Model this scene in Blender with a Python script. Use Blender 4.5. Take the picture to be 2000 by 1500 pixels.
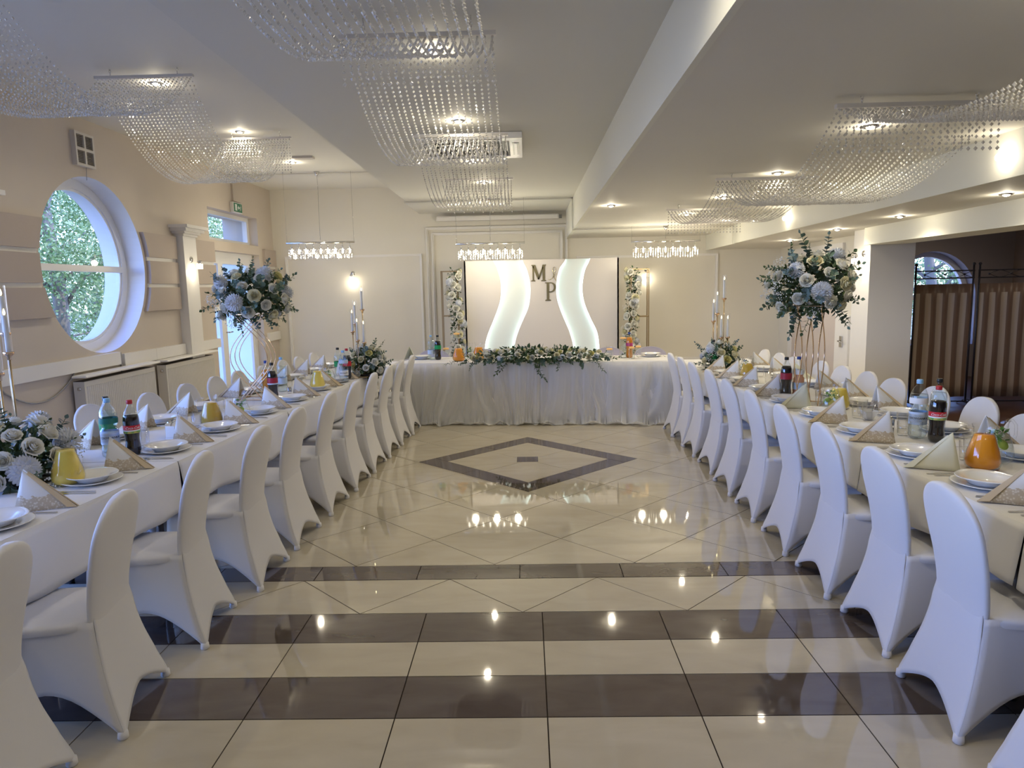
import bpy, math, random
from mathutils import Vector, Matrix
for o in list(bpy.data.objects): bpy.data.objects.remove(o)
PI = math.pi; R = math.radians
random.seed(7)
SC = bpy.context.scene; COL = SC.collection
# ---------------------------------------------------------------- camera
cam = bpy.data.cameras.new('camera'); co = bpy.data.objects.new('camera', cam); COL.objects.link(co)
cam.sensor_width = 36; cam.lens = 1375 / 2000 * 36; cam.clip_end = 200; cam.clip_start = .02
p_, y_, r_ = .1373, -.0221, .0212
fw = Vector((math.sin(y_) * math.cos(p_), math.cos(y_) * math.cos(p_), -math.sin(p_)))
rt = Vector((math.cos(y_), -math.sin(y_), 0)); dn = fw.cross(rt)
rt2 = math.cos(r_) * rt + math.sin(r_) * dn; dn2 = -math.sin(r_) * rt + math.cos(r_) * dn
M4 = Matrix((rt2, -dn2, -fw)).transposed().to_4x4(); M4.translation = Vector((0, 0, 1.67))
co.matrix_world = M4; SC.camera = co
# ---------------------------------------------------------------- render / view
SC.view_settings.view_transform = 'Standard'; SC.view_settings.look = 'None'
SC.view_settings.gamma = 1; SC.view_settings.use_curve_mapping = False
SC.view_settings.exposure = 0.0
cy = SC.cycles
cy.use_denoising = True; cy.use_adaptive_sampling = True; cy.adaptive_threshold = .03
try: cy.denoiser = 'OPENIMAGEDENOISE'
except Exception: pass
cy.max_bounces = 8; cy.diffuse_bounces = 4; cy.glossy_bounces = 4; cy.transmission_bounces = 6; cy.transparent_max_bounces = 16
cy.caustics_reflective = False; cy.caustics_refractive = False; cy.sample_clamp_indirect = 6; cy.blur_glossy = .5
# ---------------------------------------------------------------- world
W = bpy.data.worlds.new('sky'); SC.world = W; W.use_nodes = True
nt = W.node_tree; bg = nt.nodes['Background']
sky = nt.nodes.new('ShaderNodeTexSky'); sky.sky_type = 'NISHITA'; sky.sun_disc = False
sky.sun_elevation = R(48); sky.sun_rotation = R(90); sky.air_density = 1.1; sky.dust_density = .4; sky.ozone_density = 2.5
tint = nt.nodes.new('ShaderNodeMix'); tint.data_type = 'RGBA'; tint.blend_type = 'MULTIPLY'; tint.inputs[0].default_value = 1; tint.inputs[7].default_value = (.62, .73, 1.30, 1)
nt.links.new(sky.outputs[0], tint.inputs[6]); nt.links.new(tint.outputs[2], bg.inputs[0]); bg.inputs[1].default_value = SKY_STRENGTH = 1.45
# sun: high over the roof from the annex side, lights the trees outside the round windows
sl = bpy.data.lights.new('sun', 'SUN'); sl.energy = 4.0; sl.angle = R(.6); sl.color = (1, .95, .86)
so = bpy.data.objects.new('sun', sl); COL.objects.link(so); so.rotation_euler = (R(18), R(42), 0)
# daylight portals in the window and door openings (they guide the sky light, they give none of their own)
def portal(loc, rot, sx, sy):
    l = bpy.data.lights.new('window_portal', 'AREA'); l.shape = 'RECTANGLE'; l.size = sx; l.size_y = sy
    l.cycles.is_portal = True
    o = bpy.data.objects.new('window_portal', l); COL.objects.link(o); o.location = loc; o.rotation_euler = rot
LWIN = [7.6]
for wy in LWIN: portal((-5.0, wy, 1.98), (0, R(-90), 0), 1.8, 1.8)
portal((-5.0, 2.05, 1.5), (0, R(-90), 0), 2.75, 6.1)  # portal for the added terrace glazing
portal((-4.95, 11.35, 1.15), (0, R(-90), 0), 2.3, 1.8)
portal((-4.95, 11.3, 2.68), (0, R(-90), 0), .5, 1.9)
portal((6.9, 12.3, 1.5), (R(-90), 0, 0), 1.7, 1.5)
LAMP = (1.0, .89, .67)
def point(loc, watts, rad=.03, color=LAMP):
    l = bpy.data.lights.new('lamp_light', 'POINT'); l.energy = watts; l.shadow_soft_size = rad; l.color = color
    o = bpy.data.objects.new('lamp_light', l); COL.objects.link(o); o.location = loc; return o
def spot(loc, watts, ang=150, blend=.6, color=LAMP):
    l = bpy.data.lights.new('lamp_light', 'SPOT'); l.energy = watts; l.shadow_soft_size = .03; l.color = color
    l.spot_size = R(ang); l.spot_blend = blend
    o = bpy.data.objects.new('lamp_light', l); COL.objects.link(o); o.location = loc; return o
P_SPOT, P_GLOW, P_CHAND, P_SCONCE = 28, 2.8, 11, 1.8
# ---------------------------------------------------------------- materials
MATS = {}
def mat(name, color=(.8, .8, .8), rough=.5, metal=0, spec=.5, trans=0, emit=None, es=0, alpha=1, ior=1.45, sheen=0, coat=0, bump=None, noise=None, transl=0, bscale=40):
    if name in MATS: return MATS[name]
    m = bpy.data.materials.new(name); m.use_nodes = True; n = m.node_tree.nodes; l = m.node_tree.links
    b = n['Principled BSDF']; b.inputs['Base Color'].default_value = (*color, 1); b.inputs['Roughness'].default_value = rough
    b.inputs['Metallic'].default_value = metal; b.inputs['Specular IOR Level'].default_value = spec
    b.inputs['Transmission Weight'].default_value = trans; b.inputs['IOR'].default_value = ior
    b.inputs['Sheen Weight'].default_value = sheen; b.inputs['Coat Weight'].default_value = coat; b.inputs['Alpha'].default_value = alpha
    if emit: b.inputs['Emission Color'].default_value = (*emit, 1); b.inputs['Emission Strength'].default_value = es
    tc = n.new('ShaderNodeTexCoord')
    if noise:   # (second colour, scale, sharpness)
        c2, sc, k = noise
        t = n.new('ShaderNodeTexNoise'); t.inputs['Scale'].default_value = sc; t.inputs['Detail'].default_value = 5
        l.new(tc.outputs['Object'], t.inputs['Vector'])
        r = n.new('ShaderNodeValToRGB'); r.color_ramp.elements[0].position = .5 - k; r.color_ramp.elements[1].position = .5 + k
        r.color_ramp.elements[0].color = (*color, 1); r.color_ramp.elements[1].color = (*c2, 1)
        l.new(t.outputs['Fac'], r.inputs['Fac']); l.new(r.outputs['Color'], b.inputs['Base Color'])
    if bump:
        t2 = n.new('ShaderNodeTexNoise'); t2.inputs['Scale'].default_value = bscale; t2.inputs['Detail'].default_value = 4
        l.new(tc.outputs['Object'], t2.inputs['Vector'])
        bp = n.new('ShaderNodeBump'); bp.inputs['Strength'].default_value = bump; bp.inputs['Distance'].default_value = .01
        l.new(t2.outputs['Fac'], bp.inputs['Height']); l.new(bp.outputs['Normal'], b.inputs['Normal'])
    if transl:
        out = n['Material Output']; tr = n.new('ShaderNodeBsdfTranslucent'); tr.inputs['Color'].default_value = (*color, 1)
        mx = n.new('ShaderNodeMixShader'); mx.inputs[0].default_value = transl
        l.new(b.outputs[0], mx.inputs[1]); l.new(tr.outputs[0], mx.inputs[2]); l.new(mx.outputs[0], out.inputs[0])
    MATS[name] = m; return m
def glassy(name, tint=(1, 1, 1), opac=.12, rough=.03):
    """thin clear glass or plastic: mostly see-through with a fresnel shine"""
    if name in MATS: return MATS[name]
    m = bpy.data.materials.new(name); m.use_nodes = True; n = m.node_tree.nodes; l = m.node_tree.links
    n.remove(n['Principled BSDF']); out = n['Material Output']
    t = n.new('ShaderNodeBsdfTransparent'); t.inputs[0].default_value = (*tint, 1)
    g = n.new('ShaderNodeBsdfGlossy'); g.inputs['Roughness'].default_value = rough
    lf = n.new('ShaderNodeLayerWeight'); lf.inputs[0].default_value = .5; lw = n.new('ShaderNodeMath'); lw.operation = 'POWER'; lw.inputs[1].default_value = 3.2; l.new(lf.outputs['Facing'], lw.inputs[0])
    ma = n.new('ShaderNodeMath'); ma.operation = 'MULTIPLY_ADD'; ma.inputs[1].default_value = .7; ma.inputs[2].default_value = opac; ma.use_clamp = True
    mx = n.new('ShaderNodeMixShader'); l.new(lw.outputs[0], ma.inputs[0]); l.new(ma.outputs[0], mx.inputs[0])
    l.new(t.outputs[0], mx.inputs[1]); l.new(g.outputs[0], mx.inputs[2]); l.new(mx.outputs[0], out.inputs[0])
    MATS[name] = m; return m
def emis(name, color, s):
    if name in MATS: return MATS[name]
    m = bpy.data.materials.new(name); m.use_nodes = True; n = m.node_tree.nodes
    n.remove(n['Principled BSDF']); e = n.new('ShaderNodeEmission'); e.inputs[0].default_value = (*color, 1); e.inputs[1].default_value = s
    m.node_tree.links.new(e.outputs[0], n['Material Output'].inputs[0]); MATS[name] = m; return m
paint = mat('cream_paint', (.78, .745, .66), .6, bump=.05, noise=((.755, .72, .635), 1.2, .2), bscale=60)
ceilp = mat('ceiling_paint', (.77, .75, .685), .7, noise=((.74, .72, .66), .8, .25))
beamp = mat('beam_paint', (.80, .79, .70), .65)
plaster = mat('beige_plaster', (.62, .55, .475), .65, bump=.08, noise=((.59, .52, .45), 1.5, .25))
bandm = mat('band_board', (.49, .42, .365), .7, noise=((.465, .395, .345), 2.5, .3), bump=.06)
whitep = mat('white_paint', (.82, .80, .77), .45)
pvc = mat('white_plastic_frame', (.84, .84, .84), .3)
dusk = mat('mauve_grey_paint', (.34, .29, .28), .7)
woodf = mat('dark_wood_floor', (.10, .045, .03), .28, noise=((.06, .028, .02), 6, .2))
brownb = mat('brown_baseboard', (.13, .075, .055), .4)
def tile_mat(name, c1, c2, rough):
    m = bpy.data.materials.new(name); m.use_nodes = True; n = m.node_tree.nodes; l = m.node_tree.links; b = n['Principled BSDF']
    b.inputs['Roughness'].default_value = rough; b.inputs['IOR'].default_value = 1.85; b.inputs['Specular IOR Level'].default_value = .55
    tc = n.new('ShaderNodeTexCoord'); oi = n.new('ShaderNodeObjectInfo'); ad = n.new('ShaderNodeVectorMath'); ad.operation = 'ADD'
    cx = n.new('ShaderNodeCombineXYZ'); mu = n.new('ShaderNodeMath'); mu.operation = 'MULTIPLY'; mu.inputs[1].default_value = 37.
    l.new(oi.outputs['Random'], mu.inputs[0]); l.new(mu.outputs[0], cx.inputs[0]); l.new(mu.outputs[0], cx.inputs[2])
    l.new(tc.outputs['Object'], ad.inputs[0]); l.new(cx.outputs[0], ad.inputs[1])
    mp = n.new('ShaderNodeMapping'); mp.inputs['Scale'].default_value = (1.1, 3.2, 1); mp.inputs['Rotation'].default_value = (0, 0, .5); l.new(ad.outputs[0], mp.inputs[0])
    t = n.new('ShaderNodeTexNoise'); t.inputs['Scale'].default_value = 2.2; t.inputs['Detail'].default_value = 7; t.inputs['Distortion'].default_value = .8
    l.new(mp.outputs[0], t.inputs['Vector'])
    r = n.new('ShaderNodeValToRGB'); r.color_ramp.elements[0].position = .3; r.color_ramp.elements[1].position = .72
    r.color_ramp.elements[0].color = (*c1, 1); r.color_ramp.elements[1].color = (*c2, 1)
    l.new(t.outputs['Fac'], r.inputs['Fac']); l.new(r.outputs['Color'], b.inputs['Base Color']); MATS[name] = m; return m
tcream = tile_mat('cream_tile', (.485, .425, .315), (.55, .49, .375), .03)
tdark = tile_mat('dark_tile', (.085, .062, .05), (.12, .095, .08), .04)
grout = mat('dark_grout', (.03, .022, .018), .9, spec=.1)
cover = mat('white_spandex', (.69, .68, .69), .62, sheen=.25)
seatm = mat('white_spandex_seat', (.69, .68, .69), .62, sheen=.25)
cloth = mat('white_tablecloth', (.73, .715, .69), .8, sheen=.2, bump=.04, bscale=30)
china = mat('white_china', (.86, .86, .85), .12, coat=.5)
steel = mat('steel', (.62, .61, .60), .18, metal=1)
chrome = mat('chrome', (.75, .74, .72), .12, metal=1)
gold = mat('rose_gold', (.80, .56, .36), .22, metal=1)
brass = mat('antique_brass', (.48, .36, .21), .35, metal=1)
goldm = mat('gold_mirror', (.66, .57, .32), .25, metal=1)
black = mat('black_plastic', (.02, .02, .022), .3)
iron = mat('black_iron', (.025, .02, .025), .4)
legm = mat('dark_table_leg', (.05, .05, .06), .4, metal=.6)
glass = glassy('clear_glass', opac=.04)
pet = glassy('clear_bottle_plastic', (.95, .98, 1), opac=.04, rough=.05)
wglass = glassy('window_glass', (.96, .98, 1), opac=.0, rough=.01)
frost = mat('frosted_glass', (.80, .88, .95), .4, transl=.85)
# ---------------------------------------------------------------- mesh builder
class B:
    def __init__(s): s.v = []; s.f = []; s.m = []; s.s = []
    def add(s, vs, fs, mi=0, sm=False):
        k = len(s.v); s.v += [tuple(v) for v in vs]
        for f in fs: s.f.append([k + i for i in f]); s.m.append(mi); s.s.append(sm)
        return s
    def box(s, x0, x1, y0, y1, z0, z1, mi=0):
        vs = [(x, y, z) for z in (z0, z1) for y in (y0, y1) for x in (x0, x1)]
        return s.add(vs, [(0, 2, 3, 1), (4, 5, 7, 6), (0, 1, 5, 4), (2, 6, 7, 3), (0, 4, 6, 2), (1, 3, 7, 5)], mi)
    def rbox(s, x0, x1, y0, y1, z0, z1, r=.005, mi=0):
        """box with chamfered vertical and top edges"""
        def ring(d, z): return [(x0 + d + (r - d if d < r else 0), y0 + d, z), (x1 - r, y0 + d, z), (x1 - d, y0 + r, z), (x1 - d, y1 - r, z), (x1 - r, y1 - d, z), (x0 + r, y1 - d, z), (x0 + d, y1 - r, z), (x0 + d, y0 + r, z)]
        rs = [ring(0, z0), ring(0, z1 - r), ring(r * .7, z1)]
        vs = sum(rs, []); fs = [tuple(range(7, -1, -1)), tuple(range(16, 24))]
        for k in range(2):
            for i in range(8): a = k * 8 + i; b = k * 8 + (i + 1) % 8; fs.append((a, b, b + 8, a + 8))
        return s.add(vs, fs, mi)
    def lathe(s, prof, n=16, c=(0, 0, 0), mi=0, sm=True, a0=0, a1=2 * PI, sx=1, sy=1):
        full = abs(a1 - a0 - 2 * PI) < 1e-6; N = n if full else n + 1; vs = []
        for r, z in prof:
            for i in range(N): a = a0 + (a1 - a0) * i / n; vs.append((c[0] + r * math.cos(a) * sx, c[1] + r * math.sin(a) * sy, c[2] + z))
        fs = []
        for k in range(len(prof) - 1):
            for i in range(n): j = (i + 1) % N; fs.append((k * N + i, k * N + j, (k + 1) * N + j, (k + 1) * N + i))
        return s.add(vs, fs, mi, sm)
    def tube(s, pts, r, n=6, mi=0, cap=True, sm=True):
        P = [Vector(p) for p in pts]; rr = r if isinstance(r, (list, tuple)) else [r] * len(P)
        vs = []; up = None
        for i, p in enumerate(P):
            t = (P[min(i + 1, len(P) - 1)] - P[max(i - 1, 0)]).normalized()
            if up is None:
                up = Vector((0, 0, 1)) if abs(t.z) < .9 else Vector((1, 0, 0))
            a = t.cross(up).normalized(); b = a.cross(t).normalized(); up = b
            for k in range(n): an = 2 * PI * k / n; vs.append(p + (a * math.cos(an) + b * math.sin(an)) * rr[i])
        fs = []
        for i in range(len(P) - 1):
            for k in range(n): j = (k + 1) % n; fs.append((i * n + k, i * n + j, (i + 1) * n + j, (i + 1) * n + k))
        s.add(vs, fs, mi, sm)
        if cap: k = len(s.v) - len(vs); s.f += [[k + i for i in range(n)][::-1], [k + len(vs) - n + i for i in range(n)]]; s.m += [mi, mi]; s.s += [False, False]
        return s
    def grid(s, fn, nu, nv, mi=0, sm=True, closed=False):
        vs = [fn(i / nu, j / nv) for j in range(nv + 1) for i in range(nu + (0 if closed else 1))]; N = nu + (0 if closed else 1)
        fs = [(j * N + i, j * N + (i + 1) % N, (j + 1) * N + (i + 1) % N, (j + 1) * N + i) for j in range(nv) for i in range(nu)]
        return s.add(vs, fs, mi, sm)
    def prism(s, poly, axis, a, b, mi=0):
        """extrude a polygon of (u, v) along axis from a to b; axis x: (u,v)=(y,z), y: (x,z), z: (x,y)"""
        def P(u, v, w): return (w, u, v) if axis == 'x' else (u, w, v) if axis == 'y' else (u, v, w)
        n = len(poly); vs = [P(u, v, a) for u, v in poly] + [P(u, v, b) for u, v in poly]
        fs = [tuple(range(n))[::-1], tuple(range(n, 2 * n))] + [(i, (i + 1) % n, n + (i + 1) % n, n + i) for i in range(n)]
        return s.add(vs, fs, mi)
    def sphere(s, c, r, n=8, m=6, mi=0, sz=1):
        prof = [(max(1e-4, r * math.sin(PI * k / m)), -r * sz * math.cos(PI * k / m)) for k in range(m + 1)]
        return s.lathe(prof, n, c, mi)
    def xf(s, mtx):
        s.v = [tuple(mtx @ Vector(v)) for v in s.v]; return s
    def join(s, o, mtx=None, mi=0):
        vs = [tuple(mtx @ Vector(v)) for v in o.v] if mtx else o.v
        k = len(s.v); s.v += vs; s.f += [[k + i for i in f] for f in o.f]; s.m += [x + mi for x in o.m]; s.s += o.s; return s
    def mesh(s, name, mats):
        me = bpy.data.meshes.new(name); me.from_pydata(s.v, [], s.f)
        for x in (mats if isinstance(mats, (list, tuple)) else [mats]): me.materials.append(x)
        me.polygons.foreach_set('material_index', s.m); me.polygons.foreach_set('use_smooth', s.s); me.update(); return me
def link(name, me, parent=None, loc=(0, 0, 0), rot=(0, 0, 0), sc=None):
    o = bpy.data.objects.new(name, me); COL.objects.link(o); o.parent = parent; o.location = loc; o.rotation_euler = rot
    if sc: o.scale = sc if isinstance(sc, (tuple, list)) else (sc,) * 3
    return o
def obj(name, b, mats, parent=None, loc=(0, 0, 0), rot=(0, 0, 0)): return link(name, b.mesh(name, mats), parent, loc, rot)
def tag(o, label, cat, group=None):
    o['label'] = label; o['category'] = cat
    if group: o['group'] = group
    return o
def thing(name, label, cat, loc=(0, 0, 0), rz=0, group=None):
    o = bpy.data.objects.new(name, None); COL.objects.link(o); o.location = loc; o.rotation_euler = (0, 0, rz); o.empty_display_size = .1
    return tag(o, label, cat, group)
def struct(name, b, mats, parent=None):
    o = obj(name, b, mats, parent)
    if parent is None: o['kind'] = 'structure'
    return o
KIDS = {}
def dup(root, loc, rz=0, label=None, group=None, rot=None, sc=None):
    """copy of a thing with copies of its parts and sub-parts"""
    if root.name not in KIDS:
        KIDS[root.name] = [(c, list(c.children)) for c in root.children]
    r = root.copy(); COL.objects.link(r); r.location = loc; r.rotation_euler = rot or (0, 0, rz)
    if sc: r.scale = (sc,) * 3 if not isinstance(sc, tuple) else sc
    if label: r['label'] = label
    if group: r['group'] = group
    for ch, gs in KIDS[root.name]:
        c = ch.copy(); COL.objects.link(c); c.parent = r
        for g in gs: d = g.copy(); COL.objects.link(d); d.parent = c
    return r
ORD = 'first second third fourth fifth sixth seventh eighth ninth tenth eleventh twelfth thirteenth'.split()
# ================================================================ ROOM
XL, YB, YF = -4.6, 13.0, -4.0
ZL, ZM0, ZM1 = 3.50, 3.09, 3.03
def zr(y): return 2.66 - (y - 3) * .0125          # right ceiling
def zs(y): return 2.33 - (y - 5) * .009            # low soffit on the far right
XA, XB, XC = -1.84, .77, 3.28
# ceilings -----------------------------------------------------------
b = B(); b.box(XL - .6, -1.71, YF, YB + .3, ZL, ZL + .2); b.box(XL, -1.88, 11.3, YB, ZL - .015, ZL); ceil1 = struct('ceiling', b, ceilp)
def slab(x0, x1, z0, z1, y0, y1, top):
    return [(x0, y0, z0), (x1, y0, z0), (x1, y1, z1), (x0, y1, z1), (x0, y0, top), (x1, y0, top), (x1, y1, top), (x0, y1, top)]
HEX = [(3, 2, 1, 0), (4, 5, 6, 7), (0, 1, 5, 4), (1, 2, 6, 5), (2, 3, 7, 6), (3, 0, 4, 7)]
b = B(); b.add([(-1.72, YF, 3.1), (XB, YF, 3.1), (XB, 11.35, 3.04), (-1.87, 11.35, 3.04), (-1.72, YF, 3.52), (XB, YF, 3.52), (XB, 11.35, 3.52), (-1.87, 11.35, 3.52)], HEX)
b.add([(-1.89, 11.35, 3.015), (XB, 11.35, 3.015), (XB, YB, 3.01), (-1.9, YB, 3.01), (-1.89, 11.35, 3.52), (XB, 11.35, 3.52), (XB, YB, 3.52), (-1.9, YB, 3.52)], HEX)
struct('ceiling', b, mat('middle_ceiling_paint', (.71, .70, .645), .7))  # middle ceiling slightly darker than its neighbours so the step edge shows
b = B(); b.add(slab(XB + .02, XC, zr(YF), zr(11.35), YF, 11.35, 3.2), HEX); b.add(slab(XB + .02, XC, zr(11.35) - .02, zr(13) - .02, 11.35, YB, 3.2), HEX); struct('ceiling', b, ceilp)
b = B(); b.add(slab(XC + .02, 4.7, zs(YF), zs(13), YF, YB, 3.0), HEX); struct('ceiling', b, ceilp)
# beams: side faces of the steps in the ceiling
b = B(); b.add(slab(XB - .004, XB + .03, zr(YF) - .003, zr(11.35) - .003, YF, 11.35, 3.3), HEX); b.add(slab(XB - .02, XB + .03, zr(11.35) - .025, zr(13) - .025, 11.35, YB, 3.3), HEX); struct('trim_1', b, beamp)
b = B(); b.add(slab(XC - .004, XC + .03, zs(YF) - .003, zs(11.35) - .003, YF, 11.35, 2.9), HEX); b.add(slab(XC - .015, XC + .03, zs(11.35) - .01, zs(13) - .01, 11.35, YB, 2.9), HEX); struct('trim_2', b, beamp)
b = B(); b.add(slab(4.2, 4.66, 2.12, 2.09, YF, 8.96, 2.6), HEX); struct('trim_3', b, beamp)
# walls --------------------------------------------------------------
b = B(); b.box(XL - .6, 4.9, YB, YB + .3, -.05, 3.7); wback = struct('wall_back', b, paint)
b = B(); b.box(XL - .6, 9.0, YF - .2, YF, -.05, 3.7); struct('wall_front', b, paint)
def ring_plate(y0, y1, z0, z1, cy0, cz, r, xa, xb, n=64):
    """plate in the YZ plane with a round hole"""
    b = B(); A = sorted(set([2 * PI * i / n for i in range(n)] + [math.atan2(z - cz, y - cy0) % (2 * PI) for y in (y0, y1) for z in (z0, z1)]))
    def edge(a):
        c, s = math.cos(a), math.sin(a); t = 1e9
        if c > 1e-9: t = min(t, (y1 - cy0) / c)
        if c < -1e-9: t = min(t, (y0 - cy0) / c)
        if s > 1e-9: t = min(t, (z1 - cz) / s)
        if s < -1e-9: t = min(t, (z0 - cz) / s)
        return cy0 + c * t, cz + s * t
    vs = []
    for a in A:
        e = edge(a); c = (cy0 + r * math.cos(a), cz + r * math.sin(a))
        vs += [(xa, *c), (xa, *e), (xb, *c), (xb, *e)]
    N = len(A); fs = []; sm = []
    for i in range(N):
        k = 4 * i; j = 4 * ((i + 1) % N)
        fs += [(k, j, j + 1, k + 1), (k + 2, k + 3, j + 3, j + 2)]; sm.append((k, k + 2, j + 2, j))
    b.add(vs, fs); n0 = len(b.v) - len(vs); b.f += [list(q) for q in sm]; b.m += [1] * len(sm); b.s += [False] * len(sm); return b
def wall_seg(y0, y1, z0=-.05, z1=3.6): return B().box(XL - .6, XL, y0, y1, z0, z1)
b = B()
for wy in LWIN:
    b.join(ring_plate(wy - 1.9, wy + 1.9, -.05, 3.6, wy, 1.98, .93, XL, XL - .25)); b.join(ring_plate(wy - 1.9, wy + 1.9, -.05, 3.6, wy, 1.98, .86, XL - .25, XL - .45))
b.join(wall_seg(YF, -1.04)); b.join(wall_seg(5.15, 5.7)); b.join(wall_seg(-1.04, 5.15, -.05, .12)); b.join(wall_seg(-1.04, 5.15, 2.9, 3.6)); b.join(wall_seg(9.5, 10.38))
b.box(XL - .6, XL, 10.38, 12.28, 2.30, 2.45); b.box(XL - .6, XL, 10.38, 12.28, 2.92, 3.6); b.join(wall_seg(12.28, YB))
wleft = struct('wall_left', b, [plaster, whitep])
# added terrace glazing, unseen, nearer than the round window, sized to bring in blue daylight
for k in range(3):
    ya = -1.0375 + k * 2.0625; yb = ya + 2.0625; b = B()
    for (y0, y1, z0, z1) in ((ya, ya + .09, .12, 2.9), (yb - .09, yb, .12, 2.9), (ya + .09, yb - .09, .12, .24), (ya + .09, yb - .09, 2.8, 2.9)): b.box(XL - .3, XL - .22, y0, y1, z0, z1)
    w = struct('window_%d' % (6 + k), b, pvc); obj('pane', B().add([(XL - .26, ya + .05, .2), (XL - .26, yb - .05, .2), (XL - .26, yb - .05, 2.85), (XL - .26, ya + .05, 2.85)], [(0, 1, 2, 3)]), wglass, w)
# right wall of the recess, pillar, annex
b = B(); b.box(4.62, 4.9, 9.35, YB, -.05, 2.9); wright = struct('wall_right', b, paint)
b = B(); b.box(4.28, 4.83, 8.95, 9.4, -.05, 2.5); struct('pillar', b, whitep)
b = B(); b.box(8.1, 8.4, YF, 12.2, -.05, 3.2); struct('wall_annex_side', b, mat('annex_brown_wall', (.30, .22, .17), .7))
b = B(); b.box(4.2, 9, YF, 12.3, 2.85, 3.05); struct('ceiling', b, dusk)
# annex back wall with an arched window opening
AX, AZ, AR = 6.78, 1.33, .73
pts = [(4.85, -.05), (AX - AR, -.05), (AX - AR, .55)]
b = B(); b.box(4.85, AX - AR, 12, 12.35, -.05, 2.9); b.box(AX + AR, 8.2, 12, 12.35, -.05, 2.9); b.box(AX - AR, AX + AR, 12, 12.35, -.05, .55)
n = 24
for i in range(n):
    a0, a1 = PI * i / n, PI * (i + 1) / n
    xa, za, xb, zb = AX + AR * math.cos(a0), AZ + AR * 1.06 * math.sin(a0), AX + AR * math.cos(a1), AZ + AR * 1.06 * math.sin(a1)
    b.add([(xa, 12, za), (xb, 12, zb), (xb, 12, 2.9), (xa, 12, 2.9), (xa, 12.35, za), (xb, 12.35, zb), (xb, 12.35, 2.9), (xa, 12.35, 2.9)], [(0, 1, 2, 3), (5, 4, 7, 6), (0, 4, 5, 1)])
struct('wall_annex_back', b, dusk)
b = B(); b.add([], [])
def arch_frame(b, ro, ri, y0, y1):
    for i in range(n):
        a0, a1 = PI * i / n, PI * (i + 1) / n; q = []
        for rr in (ro, ri):
            for a in (a0, a1): q.append((AX + rr * math.cos(a), AZ + rr * 1.06 * math.sin(a)))
        (x1, z1), (x2, z2), (x3, z3), (x4, z4) = q
        b.add([(x1, y0, z1), (x2, y0, z2), (x4, y0, z4), (x3, y0, z3), (x3, y1, z3), (x4, y1, z4)], [(0, 1, 2, 3), (3, 2, 5, 4)])
arch_frame(b, AR, AR - .08, 12.2, 12.28)
b.box(AX - AR, AX - AR + .08, 12.2, 12.28, .55, AZ); b.box(AX + AR - .08, AX + AR, 12.2, 12.28, .55, AZ); b.box(AX - AR + .08, AX + AR - .08, 12.2, 12.28, .55, .63); b.box(AX - AR + .08, AX + AR - .08, 12.2, 12.28, 1.3, 1.37)
wf = struct('window_5', b, pvc)
b = B(); vs = [(AX + (AR - .06) * math.cos(PI * i / n), 12.24, AZ + (AR - .06) * 1.06 * math.sin(PI * i / n)) for i in range(n + 1)] + [(AX - AR + .06, 12.24, .6), (AX + AR - .06, 12.24, .6)]
b.add(vs, [tuple(range(len(vs)))]); obj('pane', b, wglass, wf)
# round windows on the left ------------------------------------------
def circ(r, wy, x, n=64): return [(x, wy + r * math.cos(2 * PI * i / n), 1.98 + r * math.sin(2 * PI * i / n)) for i in range(n)]
for k, wy in enumerate(LWIN):
    b = B(); N = 64
    for ro, ri, xa, xb in ((.93, .83, -4.815, -4.85), (.83, .80, -4.83, -4.85)):
        rs = circ(ro, wy, xa) + circ(ri, wy, xa) + circ(ri, wy, xb - .03)
        b.add(rs, [(i, (i + 1) % N, N + (i + 1) % N, N + i) for i in range(N)] + [(N + i, N + (i + 1) % N, 2 * N + (i + 1) % N, 2 * N + i) for i in range(N)])
    b.box(-4.86, -4.80, wy - .82, wy + .82, 1.93, 2.0)
    w = struct(f'window_{k + 1}', b, pvc)
    g = B(); g.add(circ(.82, wy, -4.84), [tuple(range(N))]); obj('pane', g, wglass, w)
# wooden boards (rusticated bands) cut round the window --------------------
def band(y0, y1, z0, z1, wy=None, r=.98, side=0):
    if wy is None: return B().box(XL, XL + .05, y0, y1, z0, z1)
    zz = [z0 + (z1 - z0) * i / 10 for i in range(11)]
    def yc(z): return math.sqrt(max(.0, r * r - (z - 1.98) ** 2))
    poly = ([(y0, z0)] + [(wy - yc(z), z) for z in zz] + [(y0, z1)]) if side < 0 else ([(y1, z1)] + [(wy + yc(z), z) for z in zz[::-1]] + [(y1, z0)])
    return B().prism(poly, 'x', XL, XL + .05)
ZBD = [(1.47, 1.755), (1.80, 2.075), (2.12, 2.41)]
bands = [(5.85, None, 7.6, -1), (None, 9.28, 7.6, 1), (9.72, 10.42, None, 0), (12.45, 12.98, None, 0), (5.2, 5.5, None, 0)]
bi = 0
for y0, y1, wy, sd in bands:
    for z0, z1 in ZBD:
        bb = band(y0, y1, z0, z1, wy, .98, sd); obj('wall_board', bb, bandm, wleft); bi += 1
# white strips behind the joints between the boards
b = B()
for y0, y1, wy, sd in bands:
    for z0, z1 in ((1.75, 1.81), (2.07, 2.13)):
        bb = band(y0, y1, z0, z1, wy, .98, sd); b.join(bb, Matrix.Diagonal((1, 1, 1, 1)) @ Matrix.Translation((-.03, 0, 0)))
obj('joint_strip', b, whitep, wleft)
# pilaster with capital ------------------------------------------------
for k, py in enumerate((9.5, 5.68)):
    b = B(); b.box(XL, XL + .12, py - .18, py + .18, .80, 2.42)
    for i, (o, z0, z1) in enumerate(((.02, 2.42, 2.45), (.05, 2.45, 2.48), (.09, 2.48, 2.52), (.13, 2.52, 2.56))): b.box(XL, XL + .12 + o, py - .18 - o, py + .18 + o, z0, z1)
    struct(f'trim_{3 + k + 1}', b, whitep)
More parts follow.
